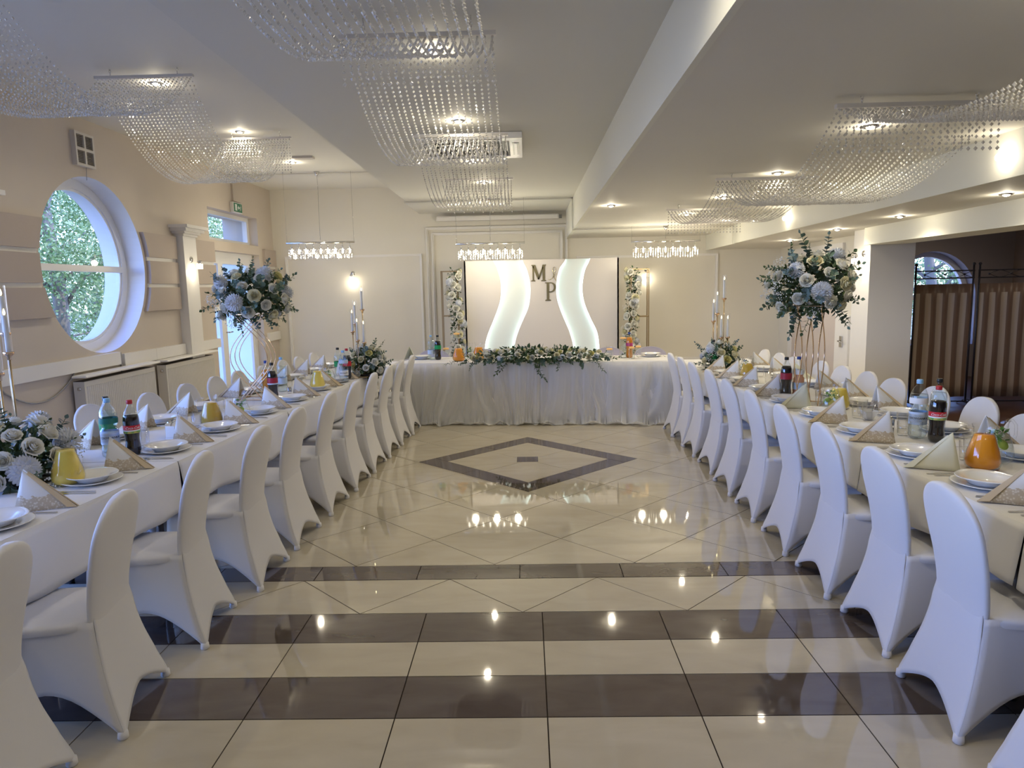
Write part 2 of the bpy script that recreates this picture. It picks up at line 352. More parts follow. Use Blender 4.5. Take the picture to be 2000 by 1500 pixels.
# cable trunking boards on the left wall
for y0, y1, z0, z1 in ((5.2, 7.78, .90, 1.04), (7.86, 8.55, .87, 1.01), (8.555, 9.31, .87, 1.01), (9.69, 10.4, .87, 1.0), (12.4, 12.98, .8, .95)):
    obj('trunking_board', B().box(XL, XL + .045, y0, y1, z0, z1), whitep, wleft)
obj('pipe', B().tube([(XL + .02, 7.82, .8), (XL + .02, 7.82, 1.03)], .012), mat('grey_pipe', (.35, .35, .36), .5), wleft)
# baseboards
struct('baseboard_left', B().box(XL, XL + .02, 5.2, 10.3, 0, .2), brownb); struct('baseboard_back', B().box(XL, 4.62, YB - .02, YB, 0, .1), brownb)
# panel mouldings on the back wall
def frame_rect(b, x0, x1, z0, z1, y, w=.04, d=.032):
    for wi, di, e in ((w, d, 0), (w * .45, d * 1.7, .0004)):
        a, c, p, q = x0 - e, x1 + e, z0 - e, z1 + e
        b.box(a + wi, c - wi, y - di, y - e, p, p + wi); b.box(a + wi, c - wi, y - di, y - e, q - wi, q); b.box(a, a + wi, y - di, y - e, p, q); b.box(c - wi, c, y - di, y - e, p, q)
for k, (x0, x1, z0, z1) in enumerate(((-4.38, -1.88, .30, 2.30), (-1.79, .77, .30, 2.76), (-1.69, .68, .40, 2.66), (.93, 3.48, .28, 2.19))):
    b = B(); frame_rect(b, x0, x1, z0, z1, YB); struct(f'trim_{6 + k}', b, whitep)
# floor -----------------------------------------------------------------
fl = struct('floor', B().box(XL - .6, 4.25, YF, YB, -.06, -.003), grout)
struct('floor', B().box(4.25, 8.4, YF, 12.4, -.06, -.001), woodf)
def clip(poly, nx, ny, d):
    out = []
    for i in range(len(poly)):
        a, c = poly[i], poly[(i + 1) % len(poly)]; da = nx * a[0] + ny * a[1] - d; dc = nx * c[0] + ny * c[1] - d
        if da <= 0: out.append(a)
        if da * dc < 0: t = da / (da - dc); out.append((a[0] + (c[0] - a[0]) * t, a[1] + (c[1] - a[1]) * t))
    return out
tiles = []   # (poly, material)
G = .0026
X0T = .055; DY = 2.55
cols = [X0T + .6 * k for k in range(-8, 8)]
def rect_row(y0, y1, m, xs=cols):
    for xa in xs:
        a, c = max(xa, XL), min(xa + .6, 4.25)
        if c - a > .02: tiles.append(([(a + G, y0 + G), (c - G, y0 + G), (c - G, y1 - G), (a + G, y1 - G)], m))
for j in range(1, 11): rect_row(DY - .6 * j, DY - .6 * (j - 1), tcream)
rect_row(2.55, 2.85, tdark); rect_row(2.85, 3.15, tcream); rect_row(3.15, 3.45, tdark)
HD = .6 / math.sqrt(2)
def diag(xc, yc, m, ylo, yhi, g=G):
    q = HD - g * 1.4; p = [(xc - q, yc), (xc, yc - q), (xc + q, yc), (xc, yc + q)]
    for nx, ny, d in ((0, -1, -ylo - g), (0, 1, yhi - g), (-1, 0, -XL), (1, 0, 4.25)):
        p = clip(p, nx, ny, d)
        if len(p) < 3: return
    tiles.append((p, m))
for k in range(-7, 7):
    diag(-.045 + 2 * HD * k, 3.45 + HD, tcream, 3.45, 3.45 + HD); diag(-.045 + 2 * HD * (k + .5), 3.45, tcream, 3.45, 3.45 + HD)
rect_row(3.876, 4.08, tdark, [-.065 + .6 * k for k in range(-8, 8)])
# rotated grid beyond, with the dark diamond cut in
DC = (-.01, 6.665); HB = .75; HI = .55
s2 = math.sqrt(.5)
def rot(u, v): return (DC[0] + (u - v) * s2, DC[1] + (u + v) * s2)
def inv(x, y): x -= DC[0]; y -= DC[1]; return (x + y) * s2, (y - x) * s2
u0, v0 = inv(-.22, 4.09)
def addrect(ua, ub, va, vb, m):
    if ub - ua < .01 or vb - va < .01: return
    p = [rot(ua + G, va + G), rot(ub - G, va + G), rot(ub - G, vb - G), rot(ua + G, vb - G)]
    for nx, ny, d in ((0, -1, -4.083), (0, 1, YB), (-1, 0, -XL), (1, 0, 4.25)):
        p = clip(p, nx, ny, d)
        if len(p) < 3: return
    tiles.append((p, m))
for i in range(-20, 22):
    for j in range(-20, 22):
        ua, va = u0 + .6 * i, v0 + .6 * j; ub, vb = ua + .6, va + .6
        if ub <= -HB or ua >= HB or vb <= -HB or va >= HB: addrect(ua, ub, va, vb, tcream); continue
        # rectangle minus the diamond square
        addrect(ua, min(ub, -HB), va, vb, tcream); addrect(max(ua, HB), ub, va, vb, tcream)
        ma, mb = max(ua, -HB), min(ub, HB)
        addrect(ma, mb, va, min(vb, -HB), tcream); addrect(ma, mb, max(va, HB), vb, tcream)
for a in (-HI, 0): 
    for c in (-HI, 0): addrect(a, a + HI, c, c + HI, tcream)
for k in range(2):
    L = 2 * HB - .2; h = L / 2
    for q in range(2):
        addrect(-HB + q * h, -HB + (q + 1) * h, -HB, -HI, tdark); addrect(HB - (q + 1) * h, HB - q * h, HI, HB, tdark)
        addrect(-HB, -HI, HB - (q + 1) * h, HB - q * h, tdark); addrect(HI, HB, -HB + q * h, -HB + (q + 1) * h, tdark)
    break
def tile_b(p, z1=0., z0=-.012):
    return B().prism(p, 'z', z0, z1)
tiles.sort(key=lambda t: (lambda c: (0 if abs(c[0]) < 2.0 and c[1] > 1.2 else 5) + math.hypot(*c))((sum(q[0] for q in t[0]) / len(t[0]), sum(q[1] for q in t[0]) / len(t[0]))))
cache = {}; rest = B()
for k, (p, m) in enumerate(tiles):
    cx, cyy = sum(q[0] for q in p) / len(p), sum(q[1] for q in p) / len(p)
    if k < 290:
        rel = [(round(q[0] - cx, 4), round(q[1] - cyy, 4)) for q in p]; key = (tuple(rel), m.name)
        if key not in cache: cache[key] = tile_b(rel).mesh('floor_tile', m)
        link('floor_tile', cache[key], fl, (cx, cyy, random.uniform(-.0003, .0002)))
    else: rest.join(tile_b(p), mi=0 if m is tcream else 1)
rs = obj('floor_tiles', rest, [tcream, tdark], fl); rs['kind'] = 'stuff'
# the small dark square in the middle of the diamond
obj('inlay_tile', B().box(-.115, .09, 6.60, 6.80, -.01, .0012), tdark, fl)
# garden door and transom on the left wall ----------------------------------
b = B(); xd = XL - .18
b.box(xd - .05, xd + .05, 10.38, 10.46, 0, 2.3); b.box(xd - .05, xd + .05, 12.20, 12.28, 0, 2.3); b.box(xd - .05, xd + .05, 10.46, 12.20, 2.22, 2.3)
d1 = struct('door_1', b, pvc)
for y0, y1 in ((10.46, 11.0), (11.0, 12.2)):
    b = B(); w = .09
    for (ya, yb, za, zb) in ((y0, y0 + w, 0, 2.22), (y1 - w, y1, 0, 2.22), (y0 + w, y1 - w, 0, .14), (y0 + w, y1 - w, 2.12, 2.22), (y0 + w, y1 - w, 1.40, 1.50)): b.box(xd - .03, xd + .04, ya, yb, za, zb)
    lf = obj('door_leaf', b, pvc, d1)
    g = B()
    for za, zb in ((.14, 1.4), (1.5, 2.12)): g.add([(xd, y0 + w, za), (xd, y1 - w, za), (xd, y1 - w, zb), (xd, y0 + w, zb)], [(0, 1, 2, 3)])
    obj('frosted_pane', g, frost, lf)
obj('door_handle', B().tube([(xd + .04, 11.05, 1.05), (xd + .09, 11.05, 1.05), (xd + .09, 11.17, 1.05)], .012), steel, d1)
b = B()
for (ya, yb, za, zb) in ((10.45, 12.2, 2.45, 2.51), (10.45, 12.2, 2.86, 2.92), (10.38, 10.45, 2.45, 2.92), (12.2, 12.28, 2.45, 2.92)): b.box(xd - .05, xd + .03, ya, yb, za, zb)
w4 = struct('window_4', b, pvc); obj('pane', B().add([(xd, 10.4, 2.48), (xd, 12.25, 2.48), (xd, 12.25, 2.9), (xd, 10.4, 2.9)], [(0, 1, 2, 3)]), wglass, w4)
# white vertical duct above the exit sign
struct('trim_10', B().box(XL, XL + .03, 11.28, 11.58, 3.1, ZL - .02), plaster)
# door in the right recess
b = B()
for (ya, yb, za, zb) in ((10.42, 10.56, 0, 2.2), (12.3, 12.44, 0, 2.2), (10.56, 12.3, 2.06, 2.2)): b.box(4.58, 4.625, ya, yb, za, zb)
d2 = struct('door_2', b, whitep); obj('door_leaf', B().box(4.6, 4.63, 10.56, 12.3, 0, 2.06), mat('pinkish_door_leaf', (.60, .53, .49), .5), d2)
d3 = struct('door_3', B().rbox(4.565, 4.62, 10.1, 10.4, 0.01, 1.16), whitep)
hb = B().box(4.545, 4.565, 10.25, 10.33, .70, .86); hb.tube([(4.56, 10.29, .79), (4.51, 10.29, .79), (4.51, 10.17, .78)], .011); obj('door_handle', hb, steel, d3)
struct('roof', B().box(XL - .7, 8.5, YF - .2, YB + .3, 3.75, 3.85), plaster)  # unseen slab added over the ceilings to stop sun leaking through gaps
# ================================================================ CEILING FIXTURES
bulbm = emis('lamp_glow', (1, .86, .66), 28)
def spotlight(x, y, z, label, grp='recessed ceiling spotlights', w=P_SPOT):
    global _spot
    if '_spot' not in globals():
        t = thing('ceiling_spotlight', label, 'spotlight', (x, y, z), 0, grp)
        obj('ring', B().lathe([(.032, -.002), (.036, -.012), (.05, -.010), (.055, -.001), (.055, 0)], 20), chrome, t)
        obj('bulb', B().lathe([(.001, -.022), (.02, -.018), (.031, -.006), (.032, 0)], 16), bulbm, t); _spot = t
    else: dup(_spot, (x, y, z), 0, label, grp)
    spot((x, y, z - .03), w, 155, .7); point((x, y, z - .045), P_GLOW, .02)
for k, yy in enumerate((6.4, 8.35, 10.35)): spotlight(-3.2 - .05 * k, yy, ZL, f'recessed spotlight in the higher window-side ceiling, {ORD[k]} from the camera')
spotlight(-3.1, 3.2, ZL, 'recessed spotlight in the higher window-side ceiling, overhead near the camera')  # unseen lamp overhead, outside the frame
for k, (xx, yy) in enumerate(((-.52, 4.42), (-.54, 6.15), (-.55, 8.05), (-.53, 9.6))): spotlight(xx, yy, 3.1 - (yy + 4) * .0039, f'recessed spotlight among bead strands of the middle ceiling, {ORD[k]} from the camera')
for k, (xx, yy) in enumerate(((2.22, 4.72), (2.24, 6.45), (1.02, 8.5), (2.2, 8.0), (2.15, 9.6))): spotlight(xx, yy, zr(yy), ['recessed spotlight above the first bead rail of the lower right ceiling', 'recessed spotlight in open ceiling between two bead rails on the right', 'recessed spotlight beside the step at the middle of the ceiling', 'recessed spotlight seen through the second right bead rail', 'recessed spotlight above the farthest right bead rail'][k])
for k, (xx, yy) in enumerate(((3.85, 5.85), (3.87, 7.5), (3.88, 9.0), (4.0, 10.9))): spotlight(xx, yy, zs(yy), f'recessed spotlight in the low soffit near the pillar, {ORD[k]} from the camera')
for k, (xx, yy) in enumerate(((.3, 2.6), (-.3, .8), (2.0, 2.4), (-3.2, .8))): spotlight(xx, yy, (3.08, 3.08, zr(2.4), ZL)[k] - .001, ['recessed spotlight overhead right of the middle bead strands', 'recessed spotlight behind the camera', 'recessed spotlight overhead above the right bead strands', 'recessed spotlight on the window side behind the camera'][k])  # unseen lamps outside the frame, overhead and behind the camera
for k, (xx, yy) in enumerate(((5.6, 6.2), (6.8, 8.0), (6.4, 10.6))): spotlight(xx, yy, 2.85, f'recessed spotlight in the annex ceiling behind the striped screens, {ORD[k]} from the camera')  # unseen lamps added to brighten the dark annex
# two small wall bulbs on the right beam face
for k, (yy, zz) in enumerate(((5.0, 2.47), (9.0, 2.44))):
    t = thing('beam_bulb', ['bright round bulb on the right beam face, nearer one', 'bright round bulb on the right beam face, farther one'][k], 'lamp', (XC - .005, yy, zz), 0, 'small bulbs on the right ceiling beam')
    obj('socket', B().lathe([(.001, -.02), (.022, -.018), (.022, .0)], 12).xf(Matrix.Rotation(R(-90), 4, 'Y')), chrome, t)
    obj('bulb', B().sphere((-.045, 0, 0), .03, 12, 8), bulbm, t); point((XC - .09, yy, zz), 1.2, .03)
# ---- bead canopies -------------------------------------------------------
def bead_m():
    m = bpy.data.materials.new('crystal_bead'); m.use_nodes = True; n = m.node_tree.nodes; l = m.node_tree.links; n.remove(n['Principled BSDF'])
    t = n.new('ShaderNodeBsdfTransparent'); g = n.new('ShaderNodeBsdfGlossy'); g.inputs['Roughness'].default_value = .16; d = n.new('ShaderNodeBsdfDiffuse'); d.inputs[0].default_value = (.92, .90, .86, 1); tr = n.new('ShaderNodeBsdfTranslucent'); tr.inputs[0].default_value = (.95, .93, .88, 1)
    a = n.new('ShaderNodeMixShader'); a.inputs[0].default_value = .5; l.new(d.outputs[0], a.inputs[1]); l.new(tr.outputs[0], a.inputs[2])
    b = n.new('ShaderNodeMixShader'); b.inputs[0].default_value = .4; l.new(a.outputs[0], b.inputs[1]); l.new(g.outputs[0], b.inputs[2])
    c = n.new('ShaderNodeMixShader'); c.inputs[0].default_value = .72; l.new(t.outputs[0], c.inputs[1]); l.new(b.outputs[0], c.inputs[2]); l.new(c.outputs[0], n['Material Output'].inputs[0]); return m
bead = bead_m()
railm = mat('rail_white_metal', (.75, .72, .68), .35, metal=.3)
def bead_b(b, p, r, ang=0.):
    x, y, z = p; vs = [(x, y, z + r * 1.15), (x, y, z - r * 1.15)] + [(x + r * math.cos(ang + PI / 2 * i), y + r * math.sin(ang + PI / 2 * i), z) for i in range(4)]
    b.add(vs, [(0, 2, 3), (0, 3, 4), (0, 4, 5), (0, 5, 2), (1, 3, 2), (1, 4, 3), (1, 5, 4), (1, 2, 5)])
def swag_mesh(dy, dz, sag, seed, r=.0082, pitch=.030):
    rnd = random.Random(seed); b = B(); N = 400; pts = []
    for i in range(N + 1):
        t = i / N; u = 2 * t - 1; pts.append((0, dy * t, dz * t - sag * (1 - abs(u) ** 2.15)))
    acc = 0; last = pts[0]
    for q in pts:
        acc += math.dist(q, last); last = q
        if acc >= pitch: acc = 0; bead_b(b, q, r * rnd.uniform(.85, 1.1), rnd.random() * 1.5)
    return b.mesh('strand', bead)
def tail_mesh(L, seed, r=.0088, pitch=.031):
    rnd = random.Random(seed); b = B(); n = int(L / pitch)
    for i in range(n): bead_b(b, (0, 0, -.01 - pitch * i), r * (1.25 if i == n - 1 else rnd.uniform(.85, 1.1)), rnd.random() * 1.5)
    return b.mesh('strand', bead)
def canopy(label, x0, x1, zc, ys, zrail, sag, tails, nstr, seed, wiggle=.0):
    t = thing('bead_canopy', label, 'ceiling decoration', ((x0 + x1) / 2, ys[0], zc), 0, 'crystal bead canopies')
    cx = (x0 + x1) / 2; rr = random.Random(seed); W = x1 - x0
    for k, yy in enumerate(ys):
        z = zrail[k] - zc
        b = B().box(-W / 2 - .02, W / 2 + .02, -.018, .018, z, z + .022); rl = obj('rail', b, railm, t, (0, yy - ys[0], 0))
        for s in (-1, 1):
            hx = s * W * .36; hk = B(); hk.tube([(hx, 0, z + .022), (hx, 0, z + .035)], .003)
            for q in range(3):
                z0 = z + .03 + q * .022; ring = [(hx + (.008 * math.cos(a) if q % 2 else 0), (0 if q % 2 else .008 * math.cos(a)), z0 + .014 * math.sin(a) + .006) for a in [PI * 2 * i / 8 for i in range(9)]]
                hk.tube(ring, .0022, 4, cap=False)
            hk.tube([(hx, 0, z + .085), (hx, 0, max(z + .09, zcl(cx, yy) - zc + .002))], .003)
            obj('hook_chain', hk, chrome, rl)
        if tails[k]:
            ms = [tail_mesh(tails[k] * f, seed + k * 10 + i) for i, f in enumerate((1, .97, 1.02))]
            for i in range(nstr): link('strand', ms[i % 3], t, (-W / 2 + W * i / (nstr - 1), yy - ys[0] - .008, z), (0, 0, 0))['kind'] = 'stuff'
    for k in range(len(ys) - 1):
        ms = [swag_mesh(ys[k + 1] - ys[k], zrail[k + 1] - zrail[k], sag[k] * f, seed + 100 + k * 10 + i) for i, f in enumerate((1, .995, 1.006, .99))]
        for i in range(nstr):
            u = i / (nstr - 1) - .5
            link('strand', rr.choice(ms), t, (W * u, ys[k] - ys[0] + .006, zrail[k] - zc), (0, rr.uniform(-.012, .012) + wiggle * u, 0))['kind'] = 'stuff'
def zcl(x, y): return ZL if x < -1.8 else (3.1 - (y + 4) * .0039 if x < XB else zr(y))
canopy('crystal bead canopy hanging under the window-side ceiling on the left', -3.47, -2.70, ZL, (1.1, 3.55, 5.98, 8.4), (3.42,) * 4, (.56, .53, .64), (0, 0, 0, .40), 24, 11)
canopy('crystal bead canopy hanging in the middle of the ceiling', -.93, -.15, 3.09, (1.45, 3.87, 6.33, 8.8), (2.965, 2.965, 2.965, 2.96), (.36, .40, .44), (0, .255, .26, .40), 21, 23)
canopy('crystal bead canopy hanging under the lower ceiling on the right', 1.71, 2.56, 2.65, (-.8, 1.55, 4.0, 6.42, 8.6), (2.615, 2.60, 2.585, 2.555, 2.52), (.3, .27, .34, .24), (0, 0, .26, .24, .30), 23, 37)
# ---- linear crystal chandeliers -------------------------------------------
def chandelier():
    t = thing('crystal_bar_chandelier', '', 'chandelier', (0, 0, 0), 0, 'linear crystal chandeliers in front of the back wall')
    obj('bar', B().tube([(-.54, 0, 0), (.54, 0, 0)], .017, 10), chrome, t)
    ls = B().tube([(0, 0, 0), (0, 0, .05)], .01); ls.tube([(0, 0, -.05), (0, 0, -.005)], .006); 
    prism = B()
    for k in range(4):
        z0 = -.01 - k * .036
        prism.add([(0, 0, z0), (.007, 0, z0 - .015), (0, .007, z0 - .015), (-.007, 0, z0 - .015), (0, -.007, z0 - .015), (0, 0, z0 - .034)], [(0, 1, 2), (0, 2, 3), (0, 3, 4), (0, 4, 1), (5, 2, 1), (5, 3, 2), (5, 4, 3), (5, 1, 4)])
    pm = prism.mesh('crystal_drop', glassy('crystal_prism', (.97, .95, .90), opac=.30, rough=.1))
    hold = B().tube([(0, 0, -.012), (0, 0, -.06)], .004); hold.lathe([(.001, -.055), (.012, -.058), (.012, -.10), (.001, -.10)], 10); hold.lathe([(.046, -.105), (.05, -.108), (.046, -.111)], 14)
    hm = hold.mesh('lamp_holder', chrome)
    bm_ = B().lathe([(.001, -.10), (.013, -.105), (.016, -.125), (.014, -.165), (.001, -.178)], 10).mesh('bulb', emis('chandelier_bulb', (1, .90, .74), 5))
    for i in range(9):
        x = -.46 + .115 * i; h = link('lamp_holder', hm, t, (x, 0, 0)); link('bulb', bm_, h)
        for a in range(6): q = PI / 3 * a + .3; link('crystal_drop', pm, h, (.045 * math.cos(q), .045 * math.sin(q), -.105 + (.012 if a % 2 else 0)))
    return t
ch0 = chandelier()
def place_chand(o, x, y, z, zc, label, off):
    o.location = (x, y, z); o['label'] = label
    c = B().lathe([(.001, 0), (.045, 0), (.038, -.02), (.012, -.065), (.001, -.065)], 14, (off, 0, zc - z)); obj('ceiling_canopy', c, steel, o)
    obj('power_cable', B().tube([(off, 0, zc - z - .06), (off * .8 + .01, 0, (zc - z) * .8), (off * .35, 0, (zc - z) * .4), (0, 0, .04)], .0032, 5), steel, o)
    for s in (-1, 1): obj('suspension_wire', B().tube([(s * .53, 0, 0), (s * .53, 0, zc - z)], .0018, 4), steel, o)
    for s in (-.35, 0, .35): point((x + s, y - .02, z - .24), P_CHAND, .05)
chs = [ch0, dup(ch0, (0, 0, 0)), dup(ch0, (0, 0, 0))]
place_chand(chs[0], -3.21, 11.2, 2.42, ZL, 'crystal chandelier bar on the window side of the back wall', .0)
place_chand(chs[1], -.54, 11.2, 2.35, 3.04, 'crystal chandelier bar in the middle before the glowing backdrop', 0.)
place_chand(chs[2], 2.19, 11.2, 2.325, zr(11.2), 'crystal chandelier bar on the right under the lowered ceiling', 0.)
# ---- wall sconces ----------------------------------------------------------
shade = mat('lit_glass_shade', (1, .95, .85), .3, emit=(1, .86, .66), es=2.2)
def sconce(loc, rz, label):
    t = thing('wall_sconce', label, 'wall lamp', loc, rz, 'chrome wall lamps with glass cube shades')
    obj('wall_plate', B().lathe([(.001, .012), (.035, .010), (.04, 0)], 14).xf(Matrix.Rotation(R(90), 4, 'X')), steel, t)
    obj('arm', B().tube([(0, 0, 0)] + [(0, -.055 + .055 * math.cos(a), .05 * math.sin(a)) for a in [PI * i / 8 for i in range(9)]] + [(0, -.11, -.03)], .006, 6), chrome, t)
    obj('lamp_cap', B().lathe([(.001, .0), (.028, -.004), (.032, -.05), (.001, -.05)], 12, (0, -.11, -.01)), chrome, t)
    obj('shade', B().rbox(-.033, .033, -.143, -.077, -.125, -.055, .008), shade, t)
    m = Matrix.Translation(loc) @ Matrix.Rotation(rz, 4, 'Z'); point(m @ Vector((0, -.11, -.17)), P_SCONCE, .03); return t
sconce((-3.16, YB, 1.97), 0, 'chrome wall lamp on the back wall behind the left candelabra')
sconce((2.2, YB, 1.92), 0, 'chrome wall lamp on the back wall beside the right flower stand')
sconce((XL + .12, 9.5, 2.12), R(90), 'chrome wall lamp on the white pilaster beside the round window')
sconce((4.28, 9.12, 1.99), R(-90), 'chrome wall lamp on the side of the white pillar')
# ---- air conditioner, projector screen, vents, signs ---------------------------
t = thing('air_conditioner', 'white ceiling cassette air conditioner behind the middle bead strands', 'air conditioner', (-.49, 7.1, 3.05))
b = B(); b.rbox(-.48, .48, -.5, .5, -.05, .0, .02); b.v = [(x, y, -.05 - z if 0 else z) for x, y, z in b.v]
b = B(); b.box(-.48, .48, -.50, -.38, -.05, .004); b.box(-.48, .48, .38, .50, -.05, .004); b.box(-.48, -.36, -.38, .38, -.05, .004); b.box(.36, .48, -.38, .38, -.05, .004); b.box(-.36, .36, -.38, .38, -.01, .004)
obj('casing', b, pvc, t)
for s in (-1, 1):
    obj('air_slot', B().box(s * .42 - .03, s * .42 + .03, -.3, .3, -.054, -.048), black, t); obj('air_flap', B().box(s * .42 - .012, s * .42 + .012, -.3, .3, -.062, -.054), pvc, t)
    obj('air_slot', B().box(-.3, .3, s * .44 - .03, s * .44 + .03, -.054, -.048), black, t)
gr = mat('dark_grille', (.10, .095, .09), .5)
obj('intake_backing', B().box(-.36, .36, -.38, .38, -.02, -.008), black, t)
for i in range(22): link('grille_slat', (MATS.get('_sl') or MATS.setdefault('_sl', B().box(-.008, .008, -.37, .37, -.045, -.03).mesh('grille_slat', mat('grey_grille', (.13, .125, .12), .5)))), t, (-.345 + .033 * i, 0, 0))
t = thing('projector_screen', 'white roll-up projector screen housing at the top of the back wall', 'projector screen', (-.46, 12.9, 2.90))
obj('housing', B().rbox(-1.12, 1.08, -.05, .05, -.04, .045, .02), whitep, t); obj('end_cap', B().box(1.08, 1.13, -.035, .035, -.03, .03), mat('grey_cap', (.2, .2, .2), .5), t)
obj('wall_bracket', B().box(-.9, -.86, .04, .1, -.02, .05).box(.8, .84, .04, .1, -.02, .05), whitep, t)
t = thing('wall_vent', 'square white vent grille of four louvred panes above the round window', 'vent', (XL, 7.5, 3.17), R(90))
vm = mat('aged_vent_white', (.66, .62, .57), .5)
b = B().box(-.16, .16, -.03, 0, -.17, .17)
fr = B()
for x0, x1, z0, z1, e in ((-.16, -.135, -.17, .17, 0), (.135, .16, -.17, .17, 0), (-.014, .014, -.145, .145, 0), (-.135, .135, -.17, -.145, 0), (-.135, .135, .145, .17, 0), (-.135, .135, -.014, .014, .001)): fr.box(x0, x1, -.05 - e, -.03, z0, z1)
obj('back_plate', b, vm, t); obj('dark_inside', B().box(-.14, .14, -.0315, -.03, -.15, .15), mat('vent_dark', (.16, .14, .13), .7), t); obj('frame', fr, vm, t)
sm = B().add([(-.06, -.045, -.004), (.06, -.045, -.004), (.06, -.03, .006), (-.06, -.03, .006), (-.06, -.043, -.006), (.06, -.043, -.006), (.06, -.03, .004), (-.06, -.03, .004)], [(0, 1, 2, 3), (7, 6, 5, 4)]).mesh('louvre', vm)
for sx in (-.075, .075):
    for sz in (-.08, .08):
        for i in range(8): link('louvre', sm, t, (sx, 0, sz - .056 + .016 * i))
obj('pull_rod', B().tube([(.03, -.02, -.17), (.035, -.01, -.30)], .004), mat('grey_pipe', (.35, .35, .36), .5), t)
t = thing('exit_sign', 'green emergency exit sign with running man above the transom window', 'sign', (XL + .0, 11.36, 3.0), R(90))
gm = mat('exit_green', (.02, .20, .11), .4); obj('sign_box', B().rbox(-.17, .17, -.06, 0, -.08, .08, .006), whitep, t); obj('sign_face', B().box(-.155, .155, -.064, -.06, -.067, .067), gm, t)
wm = mat('sign_white', (.85, .9, .87), .5); g = B()
g.box(-.12, -.045, -.067, -.064, -.05, .05, 0); g2 = B().prism([(-.02, 0), (.02, .035), (.02, .012), (.06, .012), (.06, -.012), (.02, -.012), (.02, -.035)], 'y', -.068, -.065)
obj('door_pictogram', g, wm, t); obj('arrow', g2, wm, t)
mn = B(); mn.lathe([(.001, -.009), (.009, 0), (.001, .009)], 8, (.098, -.066, .04)); 
for a, c, wd in (((.095, .028), (.088, -.005), .008), ((.088, -.005), (.105, -.03), .006), ((.088, -.005), (.07, -.028), .006), ((.07, -.028), (.06, -.05), .005), ((.095, .022), (.115, .005), .005), ((.095, .022), (.075, .012), .005)):
    dx, dz = c[0] - a[0], c[1] - a[1]; L = math.hypot(dx, dz); nx, nz = -dz / L * wd / 2, dx / L * wd / 2
    mn.prism([(a[0] + nx, a[1] + nz), (a[0] - nx, a[1] - nz), (c[0] - nx, c[1] - nz), (c[0] + nx, c[1] + nz)], 'y', -.068, -.065)
obj('running_man', mn, wm, t)
t = tag(obj('ceiling_speaker', B().box(-.14, .14, -.06, .06, -.03, .0), vm, None, (-3.02, 9.95, ZL)), 'flat grey air diffuser on the left ceiling beside the second bead rail', 'vent')  # thin grey air vent on the left ceiling
# ---- radiators --------------------------------------------------------------
def radiator(y0, y1, z0, z1, label):
    L = y1 - y0; t = thing('radiator', label, 'radiator', (XL, y0, z0), 0, 'white panel radiators under the left wall boards'); H = z1 - z0; rm = mat('radiator_white', (.74, .71, .65), .4)
    b = B(); b.box(.13, .145, 0, L, 0, H); b.box(.03, .04, 0, L, 0, H); b.box(.03, .145, -.008, 0, 0, H); b.box(.03, .145, L, L + .008, 0, H); obj('casing', b, rm, t)
    n = int(L / .033); f = B()
    for i in range(n): f.prism([(.145, .02 + i * .033), (.157, .029 + i * .033), (.157, .037 + i * .033), (.145, .046 + i * .033)], 'z', .03, H - .05)
    obj('front_flutes', f, rm, t); obj('top_grille', B().box(.03, .14, 0, L, H, H + .006), mat('grille_shadow', (.12, .10, .09), .8), t)
    for i in range(3): obj('wall_bracket', B().box(.002, .03, .1 + i * (L - .25) / 2, .14 + i * (L - .25) / 2, .05, H - .05), rm, t)
    obj('bleed_valve', B().lathe([(.001, .012), (.018, .012), (.018, 0)], 10).xf(Matrix.Translation((.09, -.008, H - .07)) @ Matrix.Rotation(R(90), 4, 'X')), chrome, t)
    s = tag(obj('radiator_shelf', B().rbox(.048, .2, -.06, L + .06, 0, .022, .01), whitep, None, (XL, y0, z1 + .045)), label.replace('fluted white panel radiator', 'narrow white shelf above the radiator'), 'shelf', 'shelves above the radiators')
radiator(6.94, 8.28, .2, .81, 'fluted white panel radiator under the round window'); radiator(8.56, 9.88, .2, .80, 'fluted white panel radiator beside the pilaster and the garden door')
tag(obj('wall_cable', B().tube([(XL + .015, 5.95 + 1.05 * t, .90 - .22 * math.sin(PI * t) ** .8) for t in [i / 14 for i in range(15)]], .008, 6), mat('grey_pipe', (.35, .35, .36), .5)), 'grey cable looping down the wall below the white board', 'cable')
